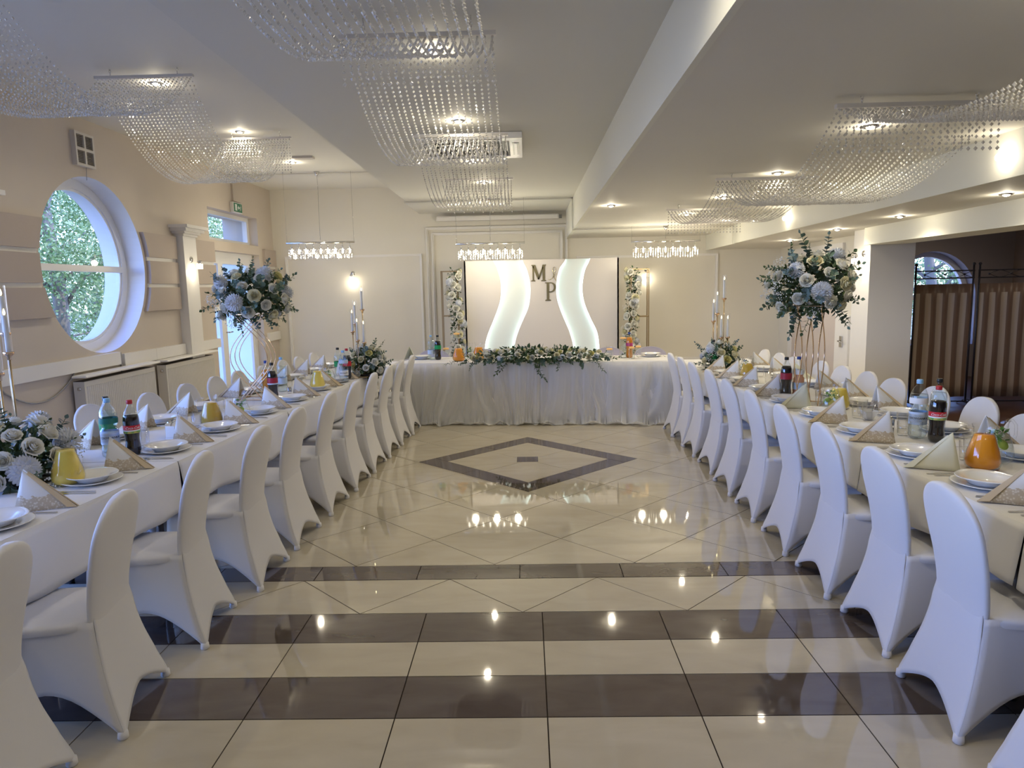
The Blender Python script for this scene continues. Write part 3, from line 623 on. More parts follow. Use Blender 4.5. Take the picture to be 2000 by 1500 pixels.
# ================================================================ TABLES, CLOTHS, CHAIRS
TZ = .75
def lxe(y): return -2.035 + .058 * (y - 2.2) if y > 2.2 else -2.035     # inner edge of the left row
def table(name, c, label, grp):
    """folding table under its cloth: c = 4 corners (x, y)"""
    cx = sum(p[0] for p in c) / 4; cyy = sum(p[1] for p in c) / 4; t = thing(name, label, 'table', (cx, cyy, 0), 0, grp)
    q = [((x - cx) * .97, (y - cyy) * .97) for x, y in c]; obj('table_top', B().prism(q, 'z', TZ - .035, TZ - .006), legm, t)
    for x, y in q: obj('leg', B().tube([(x * .88, y * .88, 0), (x * .88, y * .88, TZ - .035)], .018, 8), legm, t)
def tcloth(name, c, drop, sides, label, grp, seed=0, amp=.012, m=cloth, lz=TZ):
    """cloth: flat top with hanging sides; sides = set of edge indices that hang (0: c0-c1, ...)"""
    rnd = random.Random(seed); b = B(); n = 4
    b.add([(x, y, lz) for x, y in c], [(0, 1, 2, 3)])
    area = sum(c[i][0] * c[(i + 1) % 4][1] - c[(i + 1) % 4][0] * c[i][1] for i in range(4))
    for i in sides:
        (xa, ya), (xb, yb) = c[i], c[(i + 1) % 4]; L = math.hypot(xb - xa, yb - ya); nx, ny = (yb - ya) / L, -(xb - xa) / L
        if area < 0: nx, ny = -nx, -ny
        ph = rnd.random() * 6; f1 = rnd.uniform(9, 12); f2 = rnd.uniform(19, 24)
        def fn(u, v, xa=xa, ya=ya, xb=xb, yb=yb, L=L, nx=nx, ny=ny, ph=ph, f1=f1, f2=f2):
            s = u * L; w = v ** 1.2; o = .004 * min(1, v * 12) + .02 * v + amp * w * (math.sin(f1 * s + ph) + .5 * math.sin(f2 * s + 2 * ph))
            e = max(0, 1 - min(u, 1 - u) * L / .04) * .008 * w; d = e if u < .5 else -e
            zz = lz - .004 * (0 if v == 0 else 1) - drop * v + .01 * v * math.sin(5 * s + ph)
            return (xa + (xb - xa) * u + nx * o + (xb - xa) / L * d, ya + (yb - ya) * u + ny * o + (yb - ya) / L * d, zz)
        b.grid(fn, max(8, int(L / .03)), 9)
    o = obj(name, b, m); sol = o.modifiers.new('thick', 'SOLIDIFY'); sol.thickness = .0016; sol.offset = 1; return tag(o, label, 'tablecloth', grp)
def ring_b(seams, xin, wid, side):
    out = []
    for a, c in zip(seams[:-1], seams[1:]):
        g = .0035; out.append([(xin(a), a + g), (xin(c), c - g), (xin(c) + side * wid, c - g), (xin(a) + side * wid, a + g)])
    return out
LS = [.65, 2.2, 3.77, 5.32, 6.87, 7.88, 8.98]; RS = [1.28, 2.55, 3.82, 5.08, 6.33, 7.62, 8.55]
for nm, S, xf, sd in (('left', LS, lxe, -1), ('right', RS, lambda y: 1.845, 1)):
    T = ring_b(S, xf, .82, sd)
    for k, c in enumerate(T):
        sides = [0, 2] + ([3] if k == 0 else []) + ([1] if k == len(T) - 1 and nm == 'right' else []) + ([1] if k == len(T) - 1 and nm == 'left' else [])
        if sd == -1: sides = [s for s in sides]
        table('banquet_table', c, f'folding table hidden under the {ORD[k]} white cloth of the {nm} row', 'folding tables under the cloths')
        tcloth('tablecloth', c, (.27 if nm == 'left' else .235) , sides, f'white tablecloth on the {ORD[k]} table of the {nm} row, counting away from the camera', 'white tablecloths of the long rows', k * 7 + (0 if sd < 0 else 50))
# head table -----------------------------------------------------------------
HC = [(-1.62, 8.66), (1.80, 8.42), (1.86, 9.12), (-1.50, 9.42)]
table('banquet_table', HC, 'long folding table hidden under the cloth and tulle of the head table', 'folding tables under the cloths')
tcloth('tablecloth', HC, .70, [0, 1, 2, 3], 'long white tablecloth of the head table under the tulle', None, 99, .01, lz=TZ + .002)
def tulle_m():
    m = bpy.data.materials.new('white_tulle'); m.use_nodes = True; n = m.node_tree.nodes; l = m.node_tree.links; b = n['Principled BSDF']
    b.inputs['Base Color'].default_value = (.92, .92, .92, 1); b.inputs['Roughness'].default_value = .8
    tl = n.new('ShaderNodeBsdfTranslucent'); tl.inputs[0].default_value = (.92, .92, .92, 1); t = n.new('ShaderNodeBsdfTransparent')
    m1 = n.new('ShaderNodeMixShader'); m1.inputs[0].default_value = .35; l.new(b.outputs[0], m1.inputs[1]); l.new(tl.outputs[0], m1.inputs[2])
    lw = n.new('ShaderNodeLayerWeight'); lw.inputs[0].default_value = .5; mr = n.new('ShaderNodeMapRange'); mr.inputs[3].default_value = .42; mr.inputs[4].default_value = .95
    l.new(lw.outputs['Facing'], mr.inputs[0]); m2 = n.new('ShaderNodeMixShader'); l.new(mr.outputs[0], m2.inputs[0]); l.new(t.outputs[0], m2.inputs[1]); l.new(m1.outputs[0], m2.inputs[2])
    l.new(m2.outputs[0], n['Material Output'].inputs[0]); return m
TM = tulle_m()
def tulle(path, layer, seed):
    rnd = random.Random(seed); b = B()
    L = [0]
    for a, c in zip(path[:-1], path[1:]): L.append(L[-1] + math.dist(a, c))
    T = L[-1]; fr = [(f, rnd.uniform(0, 6.3), .34 / f * rnd.uniform(.5, 1)) for f in [rnd.uniform(9, 30) for _ in range(6)] + [rnd.uniform(30, 75) for _ in range(7)] + [rnd.uniform(80, 140) for _ in range(3)]]; puff = [(rnd.uniform(3, 16), rnd.uniform(0, 6.3)) for _ in range(4)]
    drift = [(rnd.uniform(2, 7), rnd.uniform(0, 6.3)) for _ in range(4)]
    def fn(u, v):
        s = u * T; k = 0
        while k < len(path) - 2 and s > L[k + 1]: k += 1
        a, c = path[k], path[k + 1]; t = (s - L[k]) / (L[k + 1] - L[k]); nx, ny = (c[1] - a[1]), -(c[0] - a[0]); q = math.hypot(nx, ny); nx /= q; ny /= q
        sd = s + .16 * v * v * sum(math.sin(f * s + p) for f, p in drift) / 2
        o = sum(am * math.sin(f * sd + p) for f, p, am in fr) * (.25 + 1.0 * v)
        o += .012 + layer * .012 + .05 * v ** 3
        z = TZ - .004 - (TZ - .02) * v
        pf = max(0, .5 + .5 * sum(math.sin(f * s + p) for f, p in puff) / 2.0); v0 = .92 - .13 * pf
        if v > v0:
            w = (v - v0) / (1 - v0)
            o += math.sin(PI * w) * (.035 + .10 * pf) - .02 * w + .012 * math.sin(41 * s + 9 * w) * w; z = (TZ - .004) * (1 - v) * + .008 + .045 * pf * math.sin(PI * w) + .02 * math.sin(23 * s + 4) * math.sin(PI * w)
        return (a[0] + (c[0] - a[0]) * t + nx * o, a[1] + (c[1] - a[1]) * t + ny * o, max(z, .006))
    b.grid(fn, int(T / .0075), 34); return b
t = thing('tulle_skirt', 'gathered sheer white tulle skirt hanging round the head table to the floor', 'table skirt', (0, 0, 0))
for k in range(2): obj('tulle_layer', tulle([(-1.53, 9.36), (-1.65, 8.63), (1.83, 8.39), (1.9, 9.08)], k, 5 + k), TM, t)
# ---- spandex covered chair ------------------------------------------------------
CH = .905
def lerp(t, tab):
    for (a, va), (b_, vb) in zip(tab[:-1], tab[1:]):
        if t <= b_: u = (t - a) / (b_ - a); u = u * u * (3 - 2 * u) if True else u; return va + (vb - va) * u
    return tab[-1][1]
def sm_interp(t, tab):      # catmull-rom through the table
    n = len(tab)
    for i in range(n - 1):
        if t <= tab[i + 1][0] or i == n - 2:
            x0, x1 = tab[i][0], tab[i + 1][0]; u = max(0, min(1, (t - x0) / (x1 - x0)))
            p0 = tab[max(i - 1, 0)][1]; p1 = tab[i][1]; p2 = tab[i + 1][1]; p3 = tab[min(i + 2, n - 1)][1]
            return .5 * ((2 * p1) + (p2 - p0) * u + (2 * p0 - 5 * p1 + 4 * p2 - p3) * u * u + (3 * p1 - p0 - 3 * p2 + p3) * u ** 3)
WID = [(0, .232), (.12, .214), (.28, .184), (.42, .168), (.55, .176), (.68, .193), (.78, .196)]
YB_ = [(0, -.275), (.12, -.238), (.28, -.196), (.42, -.178), (.55, -.188), (.72, -.222), (.905, -.262)]
def half(z):
    if z < .74: return sm_interp(z, WID)
    t = (z - .74) / (CH - .74); return .196 * math.sqrt(max(0, 1 - min(1, t) ** 2.3))
def chair_meshes():
    ZS = .44; out = {}
    # backrest pad: rounded slab from the seat up
    b = B(); NV, NU = 26, 36
    def cs(u, v):
        z = ZS - .10 + (CH - ZS + .10) * (1 - (1 - v) ** 1.5 if v < 1 else 1); h = half(z) if v < 1 else 0
        a = 2 * PI * u; th = .0175 * min(1, .35 + half(z) / .08) if v < 1 else .004
        ca, sa = math.cos(a), math.sin(a); e = .45
        x = h * math.copysign(abs(ca) ** .5, ca); y = th * math.copysign(abs(sa) ** .5, sa)
        y += -.012 * (1 - (x / max(h, .01)) ** 2) * (1 if h > .02 else 0)
        return (x, sm_interp(z, YB_) + .0175 + y, z)
    b.grid(cs, NU, NV, closed=True)
    out['backrest'] = b
    # seat: domed pad
    b = B()
    def sf(u, v):
        a = 2 * PI * u; ca, sa = math.cos(a), math.sin(a); q = .42
        r = 1 - .0 * v; prof = [(.98, -.03), (1.0, -.02), (1.004, -.008), (.985, .001), (.9, .006), (.6, .014), (.25, .017), (.001, .018)]
        k = v * (len(prof) - 1); i = min(int(k), len(prof) - 2); f = k - i; rr = prof[i][0] + (prof[i + 1][0] - prof[i][0]) * f; dz = prof[i][1] + (prof[i + 1][1] - prof[i][1]) * f
        x = math.copysign(abs(ca) ** q, ca) * .192 * rr; y = math.copysign(abs(sa) ** q, sa) * .205 * rr + .035
        x *= 1 + .06 * (y / .2) if y > 0 else 1 + .09 * (y / .2)
        return (x, y, .445 + dz)
    b.grid(sf, 40, 7, closed=True); out['seat'] = b
    # skirt: four stretched sheets with arched hems between the feet
    b = B()
    def arch(u, h, p=1.6): return h * (1 - abs(2 * u - 1) ** p)
    def rear(u, v):
        x = 2 * u - 1; zt = ZS + .10; z0 = arch(u, .105) + .004; z = z0 + (zt - z0) * v
        k = max(0, (v - .72) / .28); k = k * k * (3 - 2 * k)
        return (x * (half(z) + .002 - .022 * k), sm_interp(z, YB_) - .012 * (1 - x * x) * min(1, z / .3) - .001 + .016 * k, z)
    b.grid(rear, 20, 22)
    def fy(z): return .245 + .03 * (1 - min(1, z / .44))
    def fx(z): return .196 + .022 * (1 - min(1, z / .44))
    for s in (-1, 1):
        def side(u, v, s=s):
            z0 = arch(u, .17, 1.9) + .004; zt = .447; z = z0 + (zt - z0) * v
            kk = max(0, (z - .36) / .09); xr, yr = half(z) + .002 - .004 * kk, sm_interp(z, YB_) + .006 * kk; xf, yf = fx(z), fy(z)
            pin = .030 * math.sin(PI * u) * (1 - v) ** 1.0; w = u
            return (s * (xr + (xf - xr) * w - pin), yr + (yf - yr) * w, z)
        b.grid(side, 16, 14)
    def front(u, v):
        x = 2 * u - 1; z0 = arch(u, .13, 1.8) + .004; zt = .447; z = z0 + (zt - z0) * v
        return (x * fx(z), fy(z) - .02 * (1 - x * x) * (1 - v), z)
    b.grid(front, 16, 12); out['skirt'] = b
    f = B()
    out['foot'] = B().lathe([(.016, 0), (.02, .004), (.018, .03), (.001, .03)], 10)
    pk = B().add([(-.035, 0, 0), (.0, 0, 0), (-.005, .008, .055), (-.045, .008, .045)], [(0, 1, 2, 3)])
    return out
CM = chair_meshes()
def make_chair():
    t = thing('banquet_chair', '', 'chair')
    bk = obj('backrest', CM['backrest'], cover, t); obj('seat', CM['seat'], seatm, t); sk = obj('skirt', CM['skirt'], cover, t)
    so = sk.modifiers.new('t', 'SOLIDIFY'); so.thickness = .002; so.offset = 0
    fm = CM['foot'].mesh('foot', cover)
    for x, y in ((-.22, -.262), (.22, -.262), (-.205, .262), (.205, .262)): link('foot', fm, t, (x, y, 0))
    return t
chair0 = make_chair(); chair_used = False
def chair(x, y, rz, label, grp, sc=None, lift=0):
    """rz: direction the sitter faces is +Y turned by rz"""
    global chair_used
    if not chair_used:
        chair_used = True; chair0.location = (x, y, 0); chair0.rotation_euler = (0, 0, rz); chair0['label'] = label; chair0['group'] = grp
        KIDS[chair0.name] = [(c, []) for c in chair0.children]; o = chair0
    else: o = dup(chair0, (x, y, 0), rz, label, grp, sc=sc)
    return o
LI = [(-1.61, 2.03, 9), (-1.575, 2.62, 8), (-1.56, 3.30, 6), (-1.512, 3.965, 0), (-1.50, 4.60, -2), (-1.468, 5.28, -1), (-1.43, 5.91, -1), (-1.40, 6.49, -1), (-1.37, 7.06, -1), (-1.345, 7.63, -1), (-1.31, 8.16, -1)]
for k, (x, y, a) in enumerate(LI): chair(x - .275, y, R(90 + a), f'white covered chair on the aisle side of the left row, {ORD[k]} from the camera', 'aisle-side chairs of the left row')
RI = [(1.53, 1.98, 3), (1.535, 2.585, 3), (1.57, 3.19, 1), (1.56, 3.775, 2), (1.557, 4.375, 2), (1.56, 4.995, 2), (1.565, 5.62, 0), (1.59, 6.27, 0), (1.585, 6.90, 0), (1.58, 7.38, 0), (1.567, 7.83, 0)]
for k, (x, y, a) in enumerate(RI): chair(x + .275, y, R(-90 - a), f'white covered chair on the aisle side of the right row, {ORD[k]} from the camera', 'aisle-side chairs of the right row')
LO = [(-3.16, 4.32, 5), (-3.15, 4.88, 0), (-3.01, 5.42, 0), (-2.96, 5.94, 0), (-2.92, 6.42, 0), (-2.88, 6.85, 0), (-2.80, 7.30, 0), (-2.79, 7.87, 0), (-2.73, 8.25, 0), (-2.70, 8.74, 0)]
for k, (x, y, a) in enumerate(LO): chair(x + .26, y, R(-90 + a), f'white covered chair on the window side of the left row, {ORD[k]} visible from the camera', 'window-side chairs of the left row')
RO = [(2.83, 3.92, 0), (2.95, 4.53, -3), (2.93, 5.01, 0), (2.87, 5.46, 2), (2.88, 5.91, 0), (2.86, 6.34, 0), (2.85, 6.77, 0), (2.74, 7.19, 0), (2.745, 7.61, 0), (2.73, 8.03, 0)]
for k, (x, y, a) in enumerate(RO): chair(x - .26, y, R(90 + a), f'white covered chair on the far side of the right row, {ORD[k]} visible from the camera', 'far-side chairs of the right row')
mauve = mat('lavender_cover', (.46, .43, .52), .6, sheen=.2)
hdch = None
for k, (x, y) in enumerate(((-1.33, 9.78), (-.62, 9.72), (1.14, 9.62), (1.72, 9.6))):
    o = chair(x, y, R(180), ['lavender-grey covered chair behind the left end of the head table', 'lavender-grey covered chair behind the juice jugs of the head table', 'lavender-grey covered chair behind the cylinder vases of the head table', 'lavender-grey covered chair behind the right end of the head table'][k], 'chairs behind the head table', sc=(1.18, 1, .89))
    for c in list(o.children):
        if c.name.startswith(('backrest', 'seat', 'skirt')):
            if hdch is None: hdch = {}
            key = c.name.split('.')[0]
            if key not in hdch: me = c.data.copy(); me.materials.clear(); me.materials.append(mauve); hdch[key] = me
            c.data = hdch[key]
# ================================================================ TABLEWARE
def lat(prof, n=24): return B().lathe(prof, n)
# prototypes live at their first place; copies share the mesh data
PR = {}
def place(kind, maker, loc, rz, label, grp, cat, sc=None):
    if kind not in PR:
        o = maker(); o.location = loc; o.rotation_euler = (0, 0, rz); tag(o, label, cat, grp)
        if o.children: KIDS[o.name] = [(c, list(c.children)) for c in o.children]
        PR[kind] = o
    else: o = dup(PR[kind], loc, rz, label, grp)
    if sc: o.scale = (sc,) * 3
    return o
def mk_plate():
    return obj('dinner_plate', lat([(.001, .004), (.07, .004), (.085, .0), (.09, .003), (.135, .017), (.138, .0195), (.134, .0205), (.09, .009), (.001, .008)], 36), china)
def mk_bowl():
    b = B(); n = 36; prof = [(.001, .003), (.055, .003), (.062, 0), (.068, .004), (.085, .022), (.118, .034), (.121, .037), (.117, .038), (.082, .027), (.06, .011), (.001, .010)]
    b.lathe(prof, n)
    b.v = [(x * (1 + .035 * math.cos(4 * math.atan2(y, x)) * (math.hypot(x, y) > .09)), y * (1 + .035 * math.cos(4 * math.atan2(y, x)) * (math.hypot(x, y) > .09)), z) for x, y, z in b.v]
    return obj('soup_plate', b, china)
def mk_tumbler():
    t = bpy.data.objects.new('drinking_glass', None); COL.objects.link(t)
    obj('glass_wall', lat([(.001, .001), (.026, .001), (.030, .01), (.034, .10), (.0325, .10), (.0285, .014), (.001, .012)], 18), glass, t); return t
def mk_fork():
    b = B(); b.add([(-.004, -.1, .003), (.004, -.1, .003), (.0025, .02, .005), (-.0025, .02, .005), (-.004, -.1, .0005), (.004, -.1, .0005), (.0025, .02, .003), (-.0025, .02, .003)], [(0, 1, 2, 3), (7, 6, 5, 4), (0, 4, 5, 1), (1, 5, 6, 2), (2, 6, 7, 3), (3, 7, 4, 0)])
    b.add([(-.0025, .02, .004), (.0025, .02, .004), (.011, .045, .0025), (.011, .058, .003), (-.011, .058, .003), (-.011, .045, .0025)], [(0, 1, 2, 3, 4, 5)])
    for i in range(4): x = -.0095 + i * .0063; b.add([(x - .0018, .058, .003), (x + .0018, .058, .003), (x + .001, .098, .007), (x - .001, .098, .007)], [(0, 1, 2, 3)])
    return obj('fork', b, steel)
def mk_knife():
    b = B(); b.rbox(-.005, .005, -.11, 0, 0.0005, .005, .002); b.prism([(-.006, 0), (.006, 0), (.008, .05), (.004, .095), (-.003, .10), (-.006, .09)], 'z', .001, .003); return obj('knife', b, steel)
def napkin_mats():
    m = bpy.data.materials.new('napkin_lace_print'); m.use_nodes = True; n = m.node_tree.nodes; l = m.node_tree.links; b = n['Principled BSDF']; b.inputs['Roughness'].default_value = .8
    tc = n.new('ShaderNodeTexCoord'); sx = n.new('ShaderNodeSeparateXYZ'); l.new(tc.outputs['Object'], sx.inputs[0])
    no = n.new('ShaderNodeTexNoise'); no.inputs['Scale'].default_value = 45; no.inputs['Detail'].default_value = 3; l.new(tc.outputs['Object'], no.inputs['Vector'])
    ma = n.new('ShaderNodeMath'); ma.operation = 'MULTIPLY_ADD'; ma.inputs[1].default_value = .05; l.new(no.outputs['Fac'], ma.inputs[0]); l.new(sx.outputs['Z'], ma.inputs[2])
    lt = n.new('ShaderNodeMath'); lt.operation = 'LESS_THAN'; lt.inputs[1].default_value = .088; l.new(ma.outputs[0], lt.inputs[0])
    vo = n.new('ShaderNodeTexVoronoi'); vo.inputs['Scale'].default_value = 95; l.new(tc.outputs['Object'], vo.inputs['Vector'])
    r = n.new('ShaderNodeValToRGB'); r.color_ramp.elements[0].color = (.76, .70, .60, 1); r.color_ramp.elements[1].color = (.58, .49, .36, 1); r.color_ramp.elements[0].position = .25; r.color_ramp.elements[1].position = .5; l.new(vo.outputs['Distance'], r.inputs[0])
    mx = n.new('ShaderNodeMix'); mx.data_type = 'RGBA'; mx.inputs[6].default_value = (.80, .80, .79, 1); l.new(lt.outputs[0], mx.inputs[0]); l.new(r.outputs[0], mx.inputs[7]); l.new(mx.outputs[2], b.inputs['Base Color'])
    return m
NAPM = napkin_mats(); ntan = mat('napkin_tan_edge', (.62, .50, .33), .8); nyel = mat('napkin_cream', (.78, .76, .58), .8)
def nap(matm, edge):
    """standing napkin: two wings meeting in a ridge that slopes down towards the guest (-Y)"""
    t = bpy.data.objects.new('folded_napkin', None); COL.objects.link(t); h, l, w = .175, .19, .075
    A = (0, .02, h); F = (0, -l, .002); q = 6
    for s in (-1, 1):
        b = B()
        def fn(u, v, s=s):
            # from ridge (u=0) to back edge (u=1); v along
            rx = Vector(A) * (1 - v) + Vector(F) * v; bk = Vector((s * w, .03, .001)); e = Vector(A) * (1 - v) + bk * v
            p = rx * (1 - u) + e * u; p.x += s * .010 * math.sin(PI * v) * math.sin(PI * u); return (p.x + s * .002, p.y, p.z)
        b.grid(fn, 6, 8, sm=True); o = obj('wing', b, matm, t); m = o.modifiers.new('t', 'SOLIDIFY'); m.thickness = .003
    b = B(); 
    for s, off in ((1, .004), (-1, .004)):
        b.add([(s * .001, A[1] - .02, h - .012), (s * .007, A[1] - .018, h - .020), (s * .022, -l + .03, .008), (s * .004, -l - .006, .002)], [(0, 1, 2, 3)])
    o = obj('fold_edge', b, edge, t); m = o.modifiers.new('t', 'SOLIDIFY'); m.thickness = .004
    return t
def sit(k, px, py, ang, side_name, dirf, mirror, nk='lace', z=TZ + .002, glasses=2):
    """one place setting. ang: rotation so that local -Y points to the guest"""
    m = Matrix.Translation((px, py, z)) @ Matrix.Rotation(ang, 4, 'Z')
    def L(x, y, dz=0): v = m @ Vector((x, y, dz)); return (v.x, v.y, v.z)
    s = f'at the {ORD[k]} seat, {side_name}'
    place('plate', mk_plate, L(0, 0), random.random(), f'white flat dinner plate {s}', 'dinner plates', 'plate')
    place('bowl', mk_bowl, L(0, 0, .0085), ang, f'white soup plate on a dinner plate {s}', 'soup plates', 'plate')
    for i, fx_ in enumerate((-.175, -.205)): place('fork', mk_fork, L(fx_ * 1, -.02 - .02 * i), ang + R(random.uniform(-6, 6)), f'steel {("inner", "outer")[i]} fork {s}', 'forks', 'fork')
    place('knife', mk_knife, L(.165, -.03), ang + R(random.uniform(-5, 5)), f'steel knife {s}', 'knives', 'knife')
    if nk == 'lace': place('nap', lambda: nap(NAPM, ntan), L(.24, .02), ang + R(random.uniform(-6, 6)), f'white pyramid napkin with tan lace border {s}', 'lace-print napkins', 'napkin')
    else: place('napy', lambda: nap(nyel, nyel), L(.24, .02), ang + R(random.uniform(-6, 6)), f'plain cream pyramid napkin {s}', 'cream napkins', 'napkin')
    for i in range(glasses): place('tumbler', mk_tumbler, L((.10, .18)[i] , .20 + .03 * i), 0, f'empty clear tumbler, {("left", "right")[i]} of the pair {s}', 'tumblers', 'glass')
# left row, aisle side: guests sit at +X, so local -Y -> +X  (rotation +90)
for k, (px, py) in enumerate(((-2.16, 2.12), (-2.16, 2.70), (-2.17, 3.36), (-2.135, 4.02), (-2.08, 4.62), (-2.05, 5.26), (-2.0, 5.86), (-1.965, 6.47), (-1.93, 7.02), (-1.89, 7.52), (-1.865, 7.98))):
    sit(k, px, py, R(90), 'aisle side of left row', 1, 1, 'lace', glasses=2 if k < 9 else 1)
for k, (px, py) in enumerate(((-2.68, 3.75), (-2.67, 4.40), (-2.64, 4.95), (-2.61, 5.50), (-2.57, 6.35), (-2.52, 6.85), (-2.49, 7.35), (-2.45, 7.9), (-2.41, 8.4))):
    sit(k, px, py, R(-90), 'window side of left row', 1, 1, 'lace', glasses=1)
for k, (px, py) in enumerate(((2.02, 2.50), (2.02, 3.07), (2.01, 3.62), (2.01, 4.22), (2.0, 4.78), (1.99, 5.36), (1.99, 5.92), (1.99, 6.48), (1.99, 7.02), (1.98, 7.5))):
    sit(k, px, py, R(-90), 'aisle side of right row', 1, 1, 'cream' if k in (2, 5) else 'lace', glasses=2 if k < 8 else 1)
for k, (px, py) in enumerate(((2.51, 3.55), (2.51, 4.22), (2.50, 4.72), (2.48, 5.16), (2.48, 5.66), (2.48, 6.2), (2.47, 6.75), (2.46, 7.3))):
    sit(k, px, py, R(90), 'far side of right row', 1, 1, 'cream' if k == 5 else 'lace', glasses=1)
# ---- bottles --------------------------------------------------------------------
def text_mesh(txt, size, name, m, bend=None, shear=0, z0=0, x0=0, ext=.0004):
    cu = bpy.data.curves.new(name, 'FONT'); cu.body = txt; cu.size = size; cu.align_x = 'CENTER'; cu.extrude = ext; cu.shear = shear; cu.resolution_u = 3
    o = bpy.data.objects.new(name, cu); COL.objects.link(o); dg = bpy.context.evaluated_depsgraph_get()
    me = bpy.data.meshes.new_from_object(o.evaluated_get(dg)); bpy.data.objects.remove(o)
    if bend:   # wrap on a cylinder of radius bend, facing -Y
        for v in me.vertices:
            a = (v.co.x + x0) / bend; r = bend + .0006 + v.co.z; zz = v.co.y + z0; v.co = (r * math.sin(a), -r * math.cos(a), zz)
    me.materials.clear(); me.materials.append(m); return me
red = mat('label_red', (.60, .02, .03), .4); dkred = mat('label_dark_red', (.35, .02, .04), .4); wht = mat('label_white', (.85, .85, .85), .5); green = mat('label_green', (.01, .33, .10), .4); ltblue = mat('label_light_blue', (.55, .68, .85), .5)
cola = mat('cola', (.012, .006, .005), .05, coat=.6); orange = mat('orange_drink', (.85, .30, .03), .15, coat=.5); water = glassy('water_body', (.93, .97, .98), opac=.03)
capr = mat('cap_red', (.45, .02, .03), .4); capk = black; capb = mat('cap_light_blue', (.30, .55, .85), .4); capn = mat('cap_navy', (.03, .07, .30), .4); txtk = mat('label_ink', (.02, .03, .05), .5); teal = mat('label_teal', (.03, .20, .17), .5); yelg = mat('label_lime', (.55, .55, .10), .5)
PB = [(.001, .002), (.030, 0), (.040, .012), (.043, .03), (.042, .05), (.0385, .075), (.0385, .10), (.042, .125), (.0435, .15), (.0435, .20), (.041, .225), (.034, .25), (.022, .272), (.0135, .288), (.0135, .305)]
PW = [(.001, .002), (.034, 0), (.044, .01), (.046, .025), (.043, .035), (.046, .05), (.043, .06), (.045, .07), (.045, .15), (.037, .158), (.035, .168), (.044, .185), (.046, .205), (.043, .235), (.030, .27), (.015, .29), (.015, .305)]
def rad(P, z):
    for (r0, z0), (r1, z1) in zip(P[1:-1], P[2:]):
        if z <= z1: return r0 + (r1 - r0) * (z - z0) / max(1e-6, z1 - z0)
    return P[-1][0]
def bottle(name, label, loc, P, liq, level, cap, bands, texts=(), rz=0, sc=1.0, grp=None):
    t = thing(name, label, 'bottle', loc, rz, grp); t.scale = (sc,) * 3
    obj('bottle_body', B().lathe(P, 22), pet, t)
    if liq:
        pts = [(max(.001, r - .0015), z + .001) for r, z in P if z < level] + [(rad(P, level) - .0015, level), (.001, level + .0005)]; obj('liquid', B().lathe(pts, 20), liq, t)
    obj('cap', B().lathe([(.001, .297), (.0155, .297), (.0165, .300), (.0165, .316), (.014, .32), (.001, .32)], 14), cap, t)
    for z0, z1, m in bands:
        zz = [z0 + (z1 - z0) * i / 4 for i in range(5)]; obj('bottle_label', B().lathe([(rad(P, z) + .0008, z) for z in zz], 22), m, t)
    for txt, size, m, z, sh, x0 in texts: link('label_lettering', text_mesh(txt, size, 'label_lettering', m, bend=rad(P, z) + .001, shear=sh, z0=z, x0=x0), t)
    return t
cam_a = lambda x, y: math.atan2(x, y) * -1 * 1.0   # turn the front (-Y) of a bottle towards the viewer side
def facing(x, y, off=0): return math.atan2(-x, y) * -1 + off if False else -math.atan2(x, y) + off
B3 = TZ + .002
COLB = [(.150, .176, red), (.142, .150, wht), (.130, .142, mat('label_fruit', (.55, .50, .12), .5, noise=((.10, .35, .08), 60, .08)))]
bottle('cola_bottle', 'dark cola bottle with red cap and red label on the near left table', (-2.29, 3.95, B3), PB, cola, .235, capr, COLB, [('Coca-Cola', .019, wht, .156, .45, .006)], facing(-2.29, 3.95, R(0)))
bottle('water_bottle', 'clear water bottle with light blue cap beside the cola on the near left table', (-2.39, 3.90, B3), PW, water, .24, capb, [(.075, .145, ltblue), (.085, .135, wht), (.186, .215, teal)], [('CISOWIANKA', .0165, txtk, .106, 0, .0)], facing(-2.39, 3.9, 0), 1.06)
bottle('soda_bottle', 'clear soda bottle with black cap and green label on the near left table', (-2.47, 4.02, B3), PB, water, .24, capk, [(.13, .185, green)], [], facing(-2.47, 4.0), 1.04)
bottle('cola_bottle', 'dark cola bottle with black cap beneath the left tall flower stand', (-2.18, 5.93, B3), PB, cola, .25, capk, [(.145, .192, dkred), (.135, .146, ltblue)], [], facing(-2.18, 5.9))
bottle('orange_soda_bottle', 'orange drink bottle with navy cap behind the cola on the left row', (-2.30, 6.12, B3), PB, orange, .24, capn, [(.15, .17, mat('label_orange', (.9, .42, .05), .5))], [], 0)
bottle('water_bottle', 'clear water bottle right of the black-capped cola on the left row', (-2.27, 6.42, B3), PW, water, .24, capb, [(.075, .13, ltblue)], [], 0)
bottle('soda_bottle', 'green-labelled clear bottle by the far left candelabra', (-2.0, 7.38, B3), PB, water, .24, capk, [(.12, .175, green)], [], 0)
bottle('water_bottle', 'water bottle with pale label by the far left candelabra', (-1.85, 7.02, B3), PW, water, .24, capb, [(.07, .12, wht), (.19, .225, ltblue)], [('CISOWIANKA', .014, txtk, .09, 0, 0)], facing(-1.85, 7.0))
bottle('cola_bottle', 'cola bottle with red cap half hidden behind the far left water bottle', (-1.87, 7.24, B3), PB, cola, .25, capr, [(.14, .19, red)], [], 0)
bottle('cola_bottle', 'dark cola bottle with red cap and red label on the near right table', (2.30, 3.94, B3), PB, cola, .235, capr, COLB, [('Coca-Cola', .019, wht, .156, .45, .0)], facing(2.3, 3.94, R(8)))
